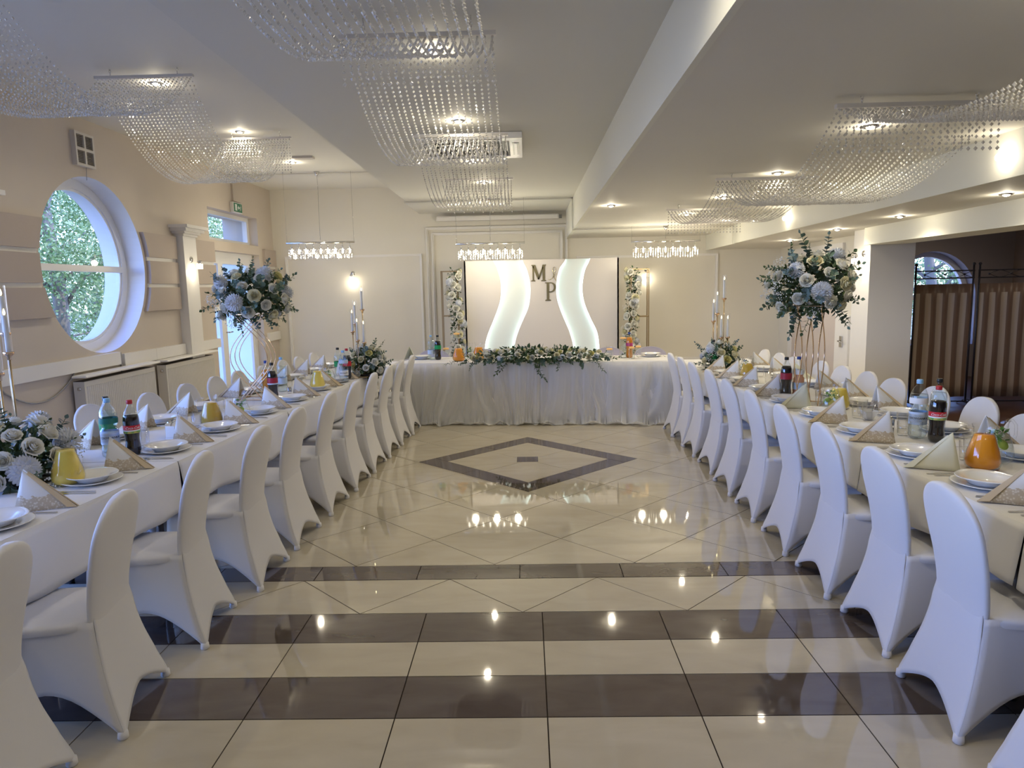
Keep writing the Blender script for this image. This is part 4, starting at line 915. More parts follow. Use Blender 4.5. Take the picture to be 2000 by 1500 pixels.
bottle('water_bottle', 'clear water bottle with light blue cap beside the cola on the near right table', (2.265, 4.07, B3), PW, water, .24, capb, [(.075, .145, ltblue), (.088, .132, wht), (.19, .222, wht)], [('CISOWIANKA', .0165, txtk, .106, 0, .0)], facing(2.26, 4.07), 1.06)
bottle('soda_bottle', 'clear bottle with black cap behind the cola on the near right table', (2.43, 4.16, B3), PB, water, .24, capk, [(.14, .18, yelg)], [], 0, 1.03)
bottle('cola_bottle', 'dark cola bottle with black cap and dark red label on the right row', (2.06, 5.60, B3), PB, cola, .25, capk, [(.145, .195, dkred)], [], facing(2.06, 5.6))
bottle('peach_soda_bottle', 'peach coloured drink bottle with blue cap by the right tall flower stand', (2.165, 5.62, B3), PW, mat('peach_drink', (.85, .42, .25), .2, coat=.4), .2, capn, [(.06, .115, ltblue), (.18, .215, wht)], [], facing(2.16, 5.6), 1.0)
bottle('soda_bottle', 'green-labelled bottle beside the far right candelabra', (1.97, 7.45, B3), PB, water, .22, capk, [(.12, .17, green)], [], 0)
bottle('water_bottle', 'clear water bottle standing left on the head table', (-1.24, 9.08, B3), PW, water, .25, capb, [(.075, .13, ltblue)], [], 0)
bottle('cola_bottle', 'dark bottle with black cap and green label on the head table', (-1.15, 9.06, B3), PB, cola, .25, capk, [(.14, .19, green)], [], 0)
bottle('orange_soda_bottle', 'orange drink bottle with navy cap on the right of the head table', (1.29, 8.86, B3), PB, orange, .26, capn, [(.15, .19, mat('label_magenta', (.5, .05, .2), .5))], [], 0)
# ---- jugs --------------------------------------------------------------------------
PJ = [(.001, .003), (.050, 0), (.068, .012), (.073, .035), (.066, .075), (.050, .125), (.041, .155), (.042, .178), (.050, .200)]
def jug(label, loc, liq, level, rz, mint=False, sc=1.0):
    t = thing('glass_jug', label, 'jug', loc, rz); t.scale = (sc,) * 3
    obj('glass_wall', B().lathe(PJ, 26), glass, t)
    obj('handle', B().tube([(.044, 0, .185), (.075, 0, .188), (.096, 0, .165), (.098, 0, .12), (.088, 0, .08), (.070, 0, .055)], .0065, 8), glass, t)
    if liq:
        pts = [(max(.001, r - .003), z + .004) for r, z in PJ if z < level - .004] + [(rad(PJ, level) - .003, level), (.001, level)]; obj('liquid', B().lathe(pts, 22), liq, t)
    if mint:
        rnd = random.Random(int(abs(loc[0] * 1000))); b = B()
        for i in range(26):
            c = Vector((rnd.uniform(-.03, .03), rnd.uniform(-.03, .03), level - .005 + rnd.uniform(-.035, .03))); a = rnd.random() * 6; tl = rnd.uniform(-.8, .8); d = Vector((math.cos(a), math.sin(a), tl)).normalized() * .02; w = Vector((-math.sin(a), math.cos(a), rnd.uniform(-.5, .5))).normalized() * .009
            b.add([c - d, c + w, c + d, c - w], [(0, 1, 2, 3)])
        obj('mint_leaves', b, mat('mint', (.07, .20, .03), .5), t)['kind'] = 'stuff'
        obj('lime_slice', B().lathe([(.001, .0), (.026, 0), (.027, .002), (.026, .004), (.001, .004)], 16).xf(Matrix.Translation((.012, -.02, level - .05)) @ Matrix.Rotation(R(55), 4, 'X')), mat('lime', (.45, .60, .12), .4), t)
    return t
yj = mat('pineapple_juice', (.85, .66, .12), .2, coat=.4); oj = mat('orange_juice', (.86, .33, .02), .15, coat=.5); aj = mat('apple_juice', (.55, .36, .05), .1, coat=.5)
jug('glass jug of yellow juice behind the flowers of the nearest left table', (-2.27, 3.33, B3), yj, .165, R(-20), sc=1.05)
jug('glass jug of amber apple juice beside the condiment caddy', (-2.22, 4.82, B3), aj, .15, R(190), sc=1.05)
jug('glass jug of water with mint leaves beside the amber juice', (-2.09, 5.0, B3), water, .12, R(0), True, 1.05)
jug('glass jug of yellow juice at the middle of the left row', (-1.98, 6.55, B3), yj, .17, 0)
jug('glass jug of water with mint near the far left candelabra', (-2.0, 6.98, B3), water, .12, 0, True)
jug('glass jug of bright orange juice at the front of the right row', (2.19, 3.36, B3), oj, .155, R(170), sc=1.08)
jug('glass jug of water with mint behind the orange juice', (2.345, 3.50, B3), water, .13, R(10), True, 1.08)
jug('glass jug of yellow juice beneath the right tall flower stand', (2.24, 5.05, B3), yj, .14, R(10), sc=1.05)
jug('glass jug of water with lime in front of the yellow juice', (2.13, 4.93, B3), water, .12, R(190), True, 1.05)
jug('glass jug of orange juice near the far right candelabra', (2.09, 6.68, B3), aj, .15, R(170))
jug('glass jug of water with mint near the far right candelabra', (2.16, 6.95, B3), water, .12, 0, True)
jug('glass jug of orange juice standing left on the head table', (-.86, 8.83, B3), oj, .15, R(180), sc=1.1)
jug('glass jug of orange juice beside the head table flowers', (-.62, 9.05, B3), oj, .14, R(10), sc=1.1)
jug('glass jug of water with mint between the two head table juices', (-.75, 9.1, B3), water, .12, R(90), True, 1.05)
# ---- small things -----------------------------------------------------------------
t = thing('condiment_caddy', 'white ceramic caddy with bowl and cruets on the left row', 'caddy', (-2.26, 4.45, B3), R(80))
obj('tray', B().rbox(-.10, .10, -.04, .04, 0, .012, .004), china, t); obj('napkin_rack', B().rbox(-.10, .10, .03, .036, .012, .10, .003), china, t); obj('side_wall', B().rbox(-.10, -.093, -.035, .036, .012, .085, .003), china, t)
obj('sugar_bowl', B().lathe([(.001, .012), (.028, .012), (.04, .05), (.042, .06), (.038, .058), (.001, .05)], 18, (.01, 0, 0)), china, t)
obj('carry_handle', B().tube([(-.05 + .05 * (1 - math.cos(a)), .03, .075 + .03 * math.sin(a)) for a in [PI * i / 8 for i in range(9)]], .0045, 6), steel, t)
for sx in (-.03, .055):
    c = obj('cruet', B().lathe([(.001, .012), (.015, .012), (.017, .05), (.012, .08), (.001, .08)], 12, (sx, .055, 0)), glass, t); obj('cruet_cap', B().lathe([(.013, .08), (.013, .098), (.008, .104), (.001, .104)], 12, (sx, .055, 0)), steel, c)
def bowl_spoon(label, x, y):
    t = thing('serving_bowl', label, 'bowl', (x, y, B3)); b = B().lathe([(.001, .003), (.026, 0), (.030, .006), (.062, .06), (.060, .062), (.028, .010), (.001, .009)], 4, a0=PI / 4, a1=PI / 4 + 2 * PI); b.s = [False] * len(b.s)
    obj('square_bowl', b, china, t); s = tag(obj('spoon', B().tube([(0, 0, 0), (.035, .01, .055), (.05, .014, .08)], [.006, .003, .004], 6), steel, None, (x, y, B3 + .014)), 'steel spoon leaning in ' + label, 'spoon')
bowl_spoon('the square white bowl on the right row', 2.25, 4.62)
def shaker(label, x, y):
    t = thing('spice_shaker', label, 'shaker', (x, y, B3)); obj('glass_jar', B().lathe([(.001, .002), (.017, 0), (.018, .05), (.001, .05)], 12), glass, t); obj('filling', B().lathe([(.001, .003), (.0155, .003), (.0155, .035), (.001, .035)], 10), mat('pepper', (.10, .09, .08), .8), t); obj('steel_lid', B().lathe([(.018, .05), (.0185, .085), (.012, .09), (.001, .09)], 12), steel, t)
shaker('steel-topped pepper shaker beside the square bowl', 2.17, 4.18); shaker('steel-topped salt shaker behind the pepper shaker', 2.20, 4.26)
shaker('steel-topped shaker near the middle of the left row', -2.08, 6.05)
# head table glassware
def vase(label, x, y, h, r, fill, fm, stem=0):
    t = thing('floating_candle_vase' if not stem else 'stemmed_candle_glass', label, 'candle holder', (x, y, B3))
    if stem: obj('stem', B().lathe([(.001, 0), (.035, .001), (.032, .004), (.004, .008), (.004, stem), (.010, stem + .004)], 16), glass, t)
    obj('glass_wall', B().lathe([(.001, stem + .003), (r, stem + .003), (r, stem + h)], 18), glass, t)
    obj('water', B().lathe([(.001, stem + .006), (r - .003, stem + .006), (r - .003, stem + fill), (.001, stem + fill)], 16), water, t)
    obj('floating_candle', B().lathe([(.001, stem + fill), (r * .8, stem + fill), (r * .85, stem + fill + .02), (.001, stem + fill + .018)], 14), mat('amber_wax', (.80, .48, .16), .4, emit=(1, .5, .15), es=.25), t)
vase('stemmed glass with amber candle right of the dark bottle on the head table', -1.06, 9.2, .13, .045, .07, None, .05)
vase('tall stemmed glass with amber candle on the head table', -.92, 9.25, .10, .048, .05, None, .26)
vase('tall glass cylinder with amber candle on the right of the head table', 1.21, 8.85, .30, .045, .24, None)
vase('low stemmed candle glass beside the right cylinder vase', 1.38, 8.72, .14, .04, .08, None, .06)
vase('short glass cylinder with amber candle behind the head table flowers', 1.06, 9.02, .15, .045, .09, None)
vase('medium glass cylinder in front of the orange bottle on the head table', 1.30, 8.72, .20, .038, .13, None)
for k, (x, y) in enumerate(((-1.38, 9.2), (-.35, 9.2), (.95, 9.0), (1.58, 8.97))):
    s = ['left end of the head table', 'head table behind the left part of the flowers', 'head table behind the right part of the flowers', 'right end of the head table'][k]
    place('plate', mk_plate, (x, y, B3), 0, f'white dinner plate at the {s}', 'dinner plates', 'plate'); place('bowl', mk_bowl, (x, y, B3 + .0085), 0, f'white soup plate stacked at the {s}', 'soup plates', 'plate')
    for i, fx_ in enumerate((-.17, .17)): place(('fork', 'knife')[i], (mk_fork, mk_knife)[i], (x - fx_, y, B3), PI, f'steel {("fork", "knife")[i]} at the {s}', 'head table cutlery', ('fork', 'knife')[i])
place('napy', None, (-1.53, 9.16, B3), R(180), 'plain cream napkin standing at the left end of the head table', 'cream napkins', 'napkin')
# ================================================================ FLOWERS
rosew = mat('rose_white', (.86, .85, .78), .6, transl=.2); rosec = mat('rose_cream', (.80, .76, .55), .6, transl=.2); rosey = mat('rose_yellow', (.74, .70, .33), .6, transl=.2)
hydm = mat('chrysanthemum_white', (.72, .74, .78), .7); gypm = mat('gypsophila_white', (.82, .84, .84), .7); rg = mat('rose_sepal', (.16, .24, .08), .6)
leafm = mat('eucalyptus_green', (.085, .14, .095), .55, noise=((.13, .20, .16), 9, .2)); leafd = mat('dark_leaf', (.035, .075, .03), .45, noise=((.07, .12, .05), 8, .2)); leafb = mat('blue_eucalyptus', (.13, .20, .21), .55)
stemm = mat('leaf_stem', (.10, .13, .05), .6)
def rose_mesh(seed, m, open_=1.0):
    rnd = random.Random(seed); b = B()
    rings = [(3, .008, .034, 0), (4, .016, .033, .1), (5, .024, .030, .35), (5, .032, .024, .7), (6, .039, .014, 1.1)]
    for k, (n, r, top, lean) in enumerate(rings):
        for i in range(n):
            a0 = 2 * PI * (i + .5 * (k % 2)) / n + rnd.uniform(-.15, .15); wa = PI / n * 1.3
            def fn(u, v, a0=a0, wa=wa, r=r, top=top, lean=lean, k=k):
                a = a0 + (u - .5) * 2 * wa; rr = .005 + (r - .005) * math.sin(min(1, v * 1.25) * PI / 2) + lean * .007 * max(0, v - .7) * 3 + .0025 * (2 * u - 1); z = -.022 + (top + .022) * v ** .8 - .007 * lean * max(0, v - .75) * 4 - .009 * (2 * u - 1) ** 2 * v
                return (rr * math.cos(a), rr * math.sin(a), z)
            b.grid(fn, 3, 4)
    b.sphere((0, 0, .008), .012, 6, 4); b.lathe([(.001, -.03), (.012, -.024), (.020, -.012)], 8, mi=1)
    return b.mesh('rose', [m, rg])
ROSES = {c: [rose_mesh(k, m) for k in range(2)] for c, m in (('w', rosew), ('c', rosec), ('y', rosey))}
def mum_mesh(seed):
    rnd = random.Random(seed); b = B(); N = 110
    for i in range(N):
        z = 1 - 1.35 * i / N; rr = math.sqrt(max(0, 1 - z * z)); a = i * 2.39996; d = Vector((rr * math.cos(a), rr * math.sin(a), z)); w = d.cross(Vector((0, 0, 1)) if abs(z) < .9 else Vector((1, 0, 0))).normalized() * .007; c = d * .052
        e = d.cross(w).normalized() * .006; b.add([d * .02, c * .8 + w, c + e * rnd.uniform(.2, 1.2), c * .8 - w], [(0, 1, 2, 3)])
    b.sphere((0, 0, 0), .036, 10, 6); return b.mesh('chrysanthemum', hydm)
MUM = mum_mesh(3)
def gyp_mesh(seed):
    rnd = random.Random(seed); b = B()
    for i in range(60):
        d = Vector((rnd.gauss(0, 1), rnd.gauss(0, 1), rnd.gauss(0, 1) + .6)).normalized() * rnd.uniform(.03, .065); r = rnd.uniform(.0028, .0045)
        b.add([d + Vector((r, 0, 0)), d - Vector((r, 0, 0)), d + Vector((0, r, 0)), d - Vector((0, r, 0)), d + Vector((0, 0, r)), d - Vector((0, 0, r))], [(0, 2, 4), (2, 1, 4), (1, 3, 4), (3, 0, 4), (2, 0, 5), (1, 2, 5), (3, 1, 5), (0, 3, 5)])
        if i % 3 == 0: b.add([(0, 0, -.01), (.0012, 0, -.01), d], [(0, 1, 2)], 1)
    return b.mesh('gypsophila', [gypm, stemm])
GYP = [gyp_mesh(k) for k in range(2)]
def leaf(b, c, d, n, L, W, mi=0, pts=6):
    """leaf blade: ellipse with a fold, starting at c, direction d, normal n"""
    d = d.normalized(); s = d.cross(n).normalized(); n = s.cross(d).normalized(); vs = [c]
    for i in range(1, pts): t = i / pts; w = W * math.sin(PI * t ** .85); vs.append(c + d * L * t + s * w + n * w * .25)
    vs.append(c + d * L)
    for i in range(pts - 1, 0, -1): t = i / pts; w = W * math.sin(PI * t ** .85); vs.append(c + d * L * t - s * w + n * w * .25)
    mid = [c + d * L * .5]; k = len(vs); b.add(vs + mid, [(k, i, (i + 1) % k) for i in range(k)], mi)
def sprig_mesh(seed, kind, L=.24):
    """stem along +Z bending over, with pairs of leaves"""
    rnd = random.Random(seed); b = B(); bend = rnd.uniform(.1, .45) * L; ph = rnd.random() * 6; P = [Vector((bend * t * t * math.cos(ph), bend * t * t * math.sin(ph), L * t)) for t in [i / 8 for i in range(9)]]
    b.tube(P, [.0025] * 5 + [.0018] * 4, 4, mi=1, cap=False)
    n = {'euc': 7, 'rus': 12, 'silver': 8}[kind]
    for i in range(n):
        t = .18 + .82 * i / n; k = min(7, int(t * 8)); p = P[k].lerp(P[k + 1], t * 8 - k); ax = (P[k + 1] - P[k]).normalized(); a = i * 2.4 + rnd.uniform(-.4, .4); o = Vector((math.cos(a), math.sin(a), 0)); o = (o - ax * o.dot(ax)).normalized()
        for s in ((1, -1) if kind != 'rus' else (1,)):
            d = (o * s + ax * rnd.uniform(.2, .7)).normalized(); nn = (ax - d * ax.dot(d)).normalized() + Vector((rnd.uniform(-.4, .4),) * 3)
            if kind == 'euc': leaf(b, p, d, nn, .046 * (1.15 - .5 * t), .023 * (1.15 - .5 * t))
            elif kind == 'silver': leaf(b, p, d, nn, .048 * (1.1 - .4 * t), .017)
            else: leaf(b, p, d, nn, .045 * (1.1 - .4 * t), .009, pts=5)
    leaf(b, P[-1], (P[-1] - P[-2]), Vector((1, .3, 0)), .03, .012); return b.mesh('sprig', [{'euc': leafm, 'rus': leafd, 'silver': leafb}[kind], stemm])
SPR = {k: [sprig_mesh(s + i * 7, k, L) for i, L in enumerate((.19, .22, .17))] for s, k in ((1, 'euc'), (2, 'rus'), (3, 'silver'))}
def aim(d, roll=0):
    return Vector(d).to_track_quat('Z', 'Y').to_matrix().to_4x4() @ Matrix.Rotation(roll, 4, 'Z')
def put(name, me, parent, p, d, sc=1., roll=0):
    o = bpy.data.objects.new(name, me); COL.objects.link(o); o.parent = parent; o.matrix_local = Matrix.Translation(p) @ aim(d, roll) @ Matrix.Scale(sc, 4)
    if name == 'gypsophila_cluster': o['kind'] = 'stuff'
    return o
def core(parent, rx, ry, rz, n, seed, c=(0, 0, 0), m=leafd, L=.06):
    rnd = random.Random(seed); b = B()
    for i in range(n):
        d = Vector((rnd.gauss(0, 1), rnd.gauss(0, 1), rnd.gauss(0, 1))).normalized(); q = rnd.uniform(.3, .98); p = Vector((d.x * rx * q + c[0], d.y * ry * q + c[1], d.z * rz * q + c[2]))
        leaf(b, p, (d + Vector((rnd.uniform(-.9, .9), rnd.uniform(-.9, .9), rnd.uniform(-.9, .9)))), Vector((rnd.uniform(-1, 1), rnd.uniform(-1, 1), 1)), L * rnd.uniform(.6, 1.1), L * .26, pts=5)
    o = obj('foliage', b, m, parent); o['kind'] = 'stuff'; return o
FN = {'w': 'white_rose', 'c': 'cream_rose', 'y': 'yellow_rose', 'm': 'chrysanthemum', 'g': 'gypsophila_cluster'}
def blooms(t, spec, seed):
    """spec: list of (kind, x, y, z, size) positions on the outside of the bunch"""
    rnd = random.Random(seed)
    for k, x, y, z, s in spec:
        d = Vector((x, y, z * 1.2 + .03)).normalized(); me = ROSES[k][rnd.randrange(2)] if k in ROSES else MUM if k == 'm' else GYP[rnd.randrange(2)]
        put(FN[k], me, t, Vector((x, y, z)), d, s, rnd.random() * 6)
def fib(n, rx, ry, rz, seed, zmin=-.6, face=None):
    rnd = random.Random(seed); out = []
    for i in range(n):
        z = 1 - (1 - zmin) * (i + .5) / n; rr = math.sqrt(max(0, 1 - z * z)); a = i * 2.39996 + seed; j = rnd.uniform(.92, 1.08); out.append((rx * rr * math.cos(a) * j, ry * rr * math.sin(a) * j, rz * z * j))
    return out
def bunch(t, rx, ry, rz, nf, ns, seed, c=(0, 0, 0), zmin=-.55, kinds='wwcwmycwgwycm', sc=1., ssc=1.0, spk=('euc', 'euc', 'silver', 'rus')):
    rnd = random.Random(seed); core(t, rx * .98, ry * .98, rz * .95, int(620 * rx * ry / .1) + 100, seed, c)
    pts = fib(nf, rx, ry, rz, seed, zmin)
    for i, (x, y, z) in enumerate(pts):
        k = kinds[i % len(kinds)]; d = Vector((x / rx, y / ry, z / rz + .1)).normalized(); me = ROSES[k][rnd.randrange(2)] if k in ROSES else MUM if k == 'm' else GYP[rnd.randrange(2)]
        o = put(FN[k], me, t, Vector((x * 1.07 + c[0], y * 1.07 + c[1], z * 1.07 + c[2])), d, sc * rnd.uniform(.9, 1.2) * (1.25 if k in 'mg' else 1), rnd.random() * 6)
    for i, (x, y, z) in enumerate(fib(ns, rx * .66, ry * .66, rz * .66, seed + 3, zmin - .2)):
        k = spk[i % len(spk)]; d = Vector((x / rx, y / ry, z / rz + rnd.uniform(-.3, .3))).normalized(); put({'euc': 'eucalyptus_sprig', 'silver': 'silver_eucalyptus_sprig', 'rus': 'ruscus_sprig'}[k], SPR[k][rnd.randrange(3)], t, Vector((x + c[0], y + c[1], z + c[2])), d, ssc * rnd.uniform(.75, 1.15), rnd.random() * 6)
# tall stands ------------------------------------------------------------------------
def stand(label, x, y, rz, h):
    t = thing('tall_flower_stand', label, 'flower stand', (x, y, B3), rz, 'tall gold flower stands')
    for i in (-1, 0, 1):
        for s in (-1, 1):
            P = []
            for k in range(25):
                q = k / 24; P.append((s * (.158 * math.sin(PI * (q * 1.28 - .14)) ** 1 if 0 else s and ((.165 * math.sin(PI * (q * 1.44 - .22))))), .08 * i, h * q))
            obj('curved_bar', B().tube(P, .004, 6), gold, t)
    for z, r in ((.002, .12), (h - .004, .11)):
        obj('base_ring' if z < .1 else 'top_plate', B().box(-.125, .125, -.1, -.09, z, z + .006).box(-.125, .125, .09, .1, z, z + .006).box(-.125, -.115, -.1, .1, z, z + .006).box(.115, .125, -.1, .1, z, z + .006), gold, t)
    return t
def tall_bunch(label, x, y, z, seed, rz=0):
    t = thing('flower_arrangement', label, 'flowers', (x, y, z), rz, 'large bouquets on tall stands'); bunch(t, .27, .27, .215, 40, 46, seed, c=(0, 0, .14), zmin=-.75, kinds='wcwmwcygwwmcgwcw', sc=1.05, ssc=1.05); return t
HS = .735
stand('tall gold stand of crossing curved bars on the left row', -2.36, 6.0, R(-5), HS); tall_bunch('large bouquet of white roses and eucalyptus on the left stand', -2.33, 6.0, B3 + HS, 4, 1.0)
stand('tall gold stand of crossing curved bars on the right row', 2.10, 5.25, R(60), HS); tall_bunch('large bouquet of white roses and eucalyptus on the right stand', 2.09, 5.25, B3 + HS, 9, 2.3)
# candelabras --------------------------------------------------------------------------
flame = emis('led_flame', (1, .82, .45), 9); candm = mat('ivory_candle', (.82, .82, .80), .5, transl=.2)
def candelabra(label, x, y, stems, seed):
    t = thing('candelabra', label, 'candle holder', (x, y, B3), 0, 'gold candelabras with glass candle tubes')
    obj('base', B().lathe([(.001, 0), (.09, 0), (.09, .008), (.001, .012)], 20), brass, t)
    for dx, dy, top in stems:
        hb = top - .24; s = obj('stem', B().tube([(dx, dy, .008), (dx, dy, hb)], .0055, 8), brass, t)
        obj('base_bar', B().tube([(0, 0, .01), (dx, dy, .01)], .005, 6), brass, t)
        obj('candle_cup', B().lathe([(.001, -.03), (.010, -.028), (.012, -.01), (.024, .0), (.026, .012), (.024, .014), (.014, .01), (.001, .01)], 14, (dx, dy, hb)), gold, s)
        obj('glass_tube', B().lathe([(.021, .01), (.022, .255)], 14, (dx, dy, hb)), glass, s)
        c = obj('candle', B().lathe([(.012, .008), (.011, .20), (.001, .205)], 12, (dx, dy, hb)), candm, s)
        obj('flame', B().lathe([(.001, .203), (.0055, .212), (.004, .224), (.001, .236)], 8, (dx, dy, hb)), flame, s)
candelabra('gold candelabra at the far end of the left row', -1.76, 7.42, [(.03, .02, .945), (-.045, 0, .80), (-.085, .03, .715), (-.02, -.04, .625), (.045, -.03, .60)], 1)
candelabra('gold candelabra at the far end of the right row', 2.06, 7.50, [(.03, .02, .98), (-.045, 0, .825), (-.075, .03, .745), (-.01, -.04, .575), (.06, -.03, .575)], 2)
candelabra('gold candelabra at the nearest end of the left row, mostly outside the picture', -2.73, 3.60, [(.03, -.0, .965), (.05, -.02, .865), (-.06, .04, .75), (-.03, -.05, .62)], 3)
def low_bunch(label, x, y, rx, ry, h, seed, nf=26, ns=20, sc=.95):
    t = thing('flower_arrangement', label, 'flowers', (x, y, B3), 0, 'low bouquets round the candelabras')
    obj('flower_tray', B().lathe([(.001, 0), (min(rx, ry) * .8, 0), (min(rx, ry) * .85, .03), (.001, .03)], 20), black, t); bunch(t, rx, ry, h * .62, nf, ns, seed, c=(0, 0, h * .42), zmin=-.45, kinds='wcwgwmywcw', sc=sc, ssc=.8); return t
low_bunch('low bouquet of roses and baby breath at the nearest end of the left row', -2.56, 3.38, .21, .27, .28, 21, 34, 24, 1.05)
low_bunch('low bouquet round the far left candelabra', -1.70, 7.50, .16, .18, .30, 22, sc=.85)
low_bunch('low bouquet round the far right candelabra', 2.05, 7.48, .17, .17, .26, 23, sc=.85)
# head table garland
t = thing('flower_garland', 'long garland of white roses and greenery along the front of the head table', 'flowers', (.10, 8.60, B3), R(-3))
rnd = random.Random(5); core(t, .90, .19, .12, 1100, 77, (0, 0, .07))
for i in range(58):
    x = -.80 + 1.60 * (i + .5) / 58 + rnd.uniform(-.02, .02); a = rnd.uniform(-.1, 2.4) if i % 2 else rnd.uniform(-.5, 1.4); e = math.sqrt(max(.15, 1 - (x / .92) ** 2)); y, z = -.13 * math.cos(a) * e - .02, .065 + .095 * math.sin(a) * e
    k = 'wcwywcwwcgcwym'[i % 14]; me = ROSES[k][i % 2] if k in ROSES else MUM if k == 'm' else GYP[i % 2]
    put(FN[k], me, t, Vector((x, y, z)), Vector((rnd.uniform(-.3, .3), -math.cos(a) - .35, math.sin(a) + .15)), rnd.uniform(.62, .88), rnd.random() * 6)
for i in range(46):
    x = -.84 + 1.68 * i / 45; k = ('rus', 'euc', 'rus', 'rus')[i % 4]; d = Vector((x * .9 + rnd.uniform(-.3, .3), -1, rnd.uniform(-.9, .2))) if i % 2 else Vector((rnd.uniform(-.6, .6) + x * .8, -.3, rnd.uniform(.4, 1)))
    put({'euc': 'eucalyptus_sprig', 'silver': 'silver_eucalyptus_sprig', 'rus': 'ruscus_sprig'}[k], SPR[k][i % 3], t, Vector((x, -.10, .05)), d, rnd.uniform(.6, .95) * (.75 if i % 2 == 0 else 1), rnd.random() * 6)
for x, L in ((-.42, 1.1), (-.36, .8), (.03, 1.3), (.0, 1.0), (.30, .8), (.78, .9), (-.95, .9), (.92, 1.0)):
    put('ruscus_sprig', SPR['rus'][0], t, Vector((x * .95, -.16, .04)), Vector((x * .25, -.35, -1)) if abs(x) < .9 else Vector((x, -.4, -.1)), L, x * 9)
# ================================================================ BACKDROP
W1L = [(2.11, -.53), (2.01, -.478), (1.76, -.415), (1.5, -.421), (1.3, -.478), (1.08, -.569), (.86, -.662), (.66, -.71), (.40, -.71), (.0, -.62)]
W1R = [(2.11, -.049), (1.95, .025), (1.73, .073), (1.56, .078), (1.32, .04), (1.12, -.05), (.91, -.141), (.72, -.196), (.40, -.20), (.0, -.11)]
W2L = [(2.11, .675), (1.96, .571), (1.74, .518), (1.55, .51), (1.35, .547), (1.1, .639), (.9, .723), (.67, .781), (.40, .79), (.0, .70)]
W2R = [(2.11, 1.08), (1.93, .997), (1.71, .953), (1.53, .952), (1.34, .993), (1.11, 1.086), (.89, 1.188), (.68, 1.222), (.40, 1.22), (.0, 1.13)]
def itp(T, z): 
    tab = [(-a, v) for a, v in T]; return sm_interp(-z, tab)
t = thing('wedding_backdrop', 'white backdrop panel with two glowing wavy light channels behind the head table', 'backdrop', (0, 11.9, 0))
pm = mat('backdrop_panel', (.74, .70, .67), .55); led = emis('led_strip', (.80, 1.0, .95), 4.0); inn = mat('channel_back', (.80, .84, .82), .6)
N = 44; b = B(); zs_ = [2.11 * i / N for i in range(N + 1)]; D = .075
def strip(f0, f1, y, mi=0):
    vs = []
    for z in zs_: vs += [(f0(z), y, z), (f1(z), y, z)]
    b.add(vs, [(2 * i, 2 * i + 1, 2 * i + 3, 2 * i + 2) for i in range(N)], mi)
fl_, fr_ = (lambda z: -1.025), (lambda z: 1.555)
w1l, w1r, w2l, w2r = (lambda z: itp(W1L, z)), (lambda z: itp(W1R, z)), (lambda z: itp(W2L, z)), (lambda z: itp(W2R, z))
strip(fl_, w1l, 0); strip(w1r, w2l, 0); strip(w2r, fr_, 0)
b.box(-1.025, 1.555, .10, .12, 0, 2.11); b.box(-1.025, -1.0, 0, .11, 0, 2.11); b.box(1.53, 1.555, 0, .11, 0, 2.11)
obj('front_panel', b, pm, t)
b = B(); strip(w1l, w1r, D); strip(w2l, w2r, D); obj('channel_back', b, inn, t)
for f, s in ((w1l, 1), (w1r, -1), (w2l, 1), (w2r, -1)):
    b = B(); vs = []
    for z in zs_: vs += [(f(z), .0, z), (f(z), .012, z), (f(z), D, z)]
    b.add(vs, [(3 * i, 3 * i + 1, 3 * i + 4, 3 * i + 3) for i in range(N)], 1); b.add(vs, [(3 * i + 1, 3 * i + 2, 3 * i + 5, 3 * i + 4) for i in range(N)], 0); obj('led_edge', b, [led, pm], t)
def poly(b, pts, y0=-.012, y1=-.004): b.prism(pts, 'y', y0, y1)
b = B()   # letter M  (x .104-.345, z 1.75-2.03)
x0, z0, s = .095, 1.752, 1.0
poly(b, [(x0, z0), (x0 + .07, z0), (x0 + .07, z0 + .012), (x0 + .046, z0 + .018), (x0 + .046, z0 + .25), (x0 + .02, z0 + .25), (x0 + .024, z0 + .018), (x0, z0 + .012)])
poly(b, [(x0 + .005, z0 + .27), (x0 + .005, z0 + .258), (x0 + .022, z0 + .25), (x0 + .108, z0 + .03), (x0 + .134, z0 + .03), (x0 + .135, z0 + .085), (x0 + .07, z0 + .27)])
poly(b, [(x0 + .108, z0 + .03), (x0 + .134, z0 + .03), (x0 + .205, z0 + .22), (x0 + .19, z0 + .25)])
poly(b, [(x0 + .165, z0), (x0 + .25, z0), (x0 + .25, z0 + .012), (x0 + .23, z0 + .018), (x0 + .23, z0 + .255), (x0 + .248, z0 + .26), (x0 + .248, z0 + .272), (x0 + .19, z0 + .272), (x0 + .186, z0 + .25), (x0 + .19, z0 + .018), (x0 + .165, z0 + .012)])
obj('letter_m', b, goldm, t)
b = B(); x0, z0 = .325, 1.425   # letter P
poly(b, [(x0, z0), (x0 + .095, z0), (x0 + .095, z0 + .012), (x0 + .066, z0 + .022), (x0 + .066, z0 + .29), (x0 + .026, z0 + .29), (x0 + .026, z0 + .022), (x0, z0 + .012)])
poly(b, [(x0, z0 + .29), (x0 + .1, z0 + .29), (x0 + .1, z0 + .305), (x0, z0 + .305)])
A = [R(90 - 180 * i / 14) for i in range(15)]
for a, c in zip(A[:-1], A[1:]):
    poly(b, [(x0 + .095 + .085 * math.cos(a), z0 + .222 + .083 * math.sin(a)), (x0 + .095 + .085 * math.cos(c), z0 + .222 + .083 * math.sin(c)), (x0 + .092 + .052 * math.cos(c), z0 + .222 + .068 * math.sin(c)), (x0 + .092 + .052 * math.cos(a), z0 + .222 + .068 * math.sin(a))])
poly(b, [(x0 + .06, z0 + .139), (x0 + .1, z0 + .139), (x0 + .1, z0 + .154), (x0 + .06, z0 + .154)])
obj('letter_p', b, goldm, t)
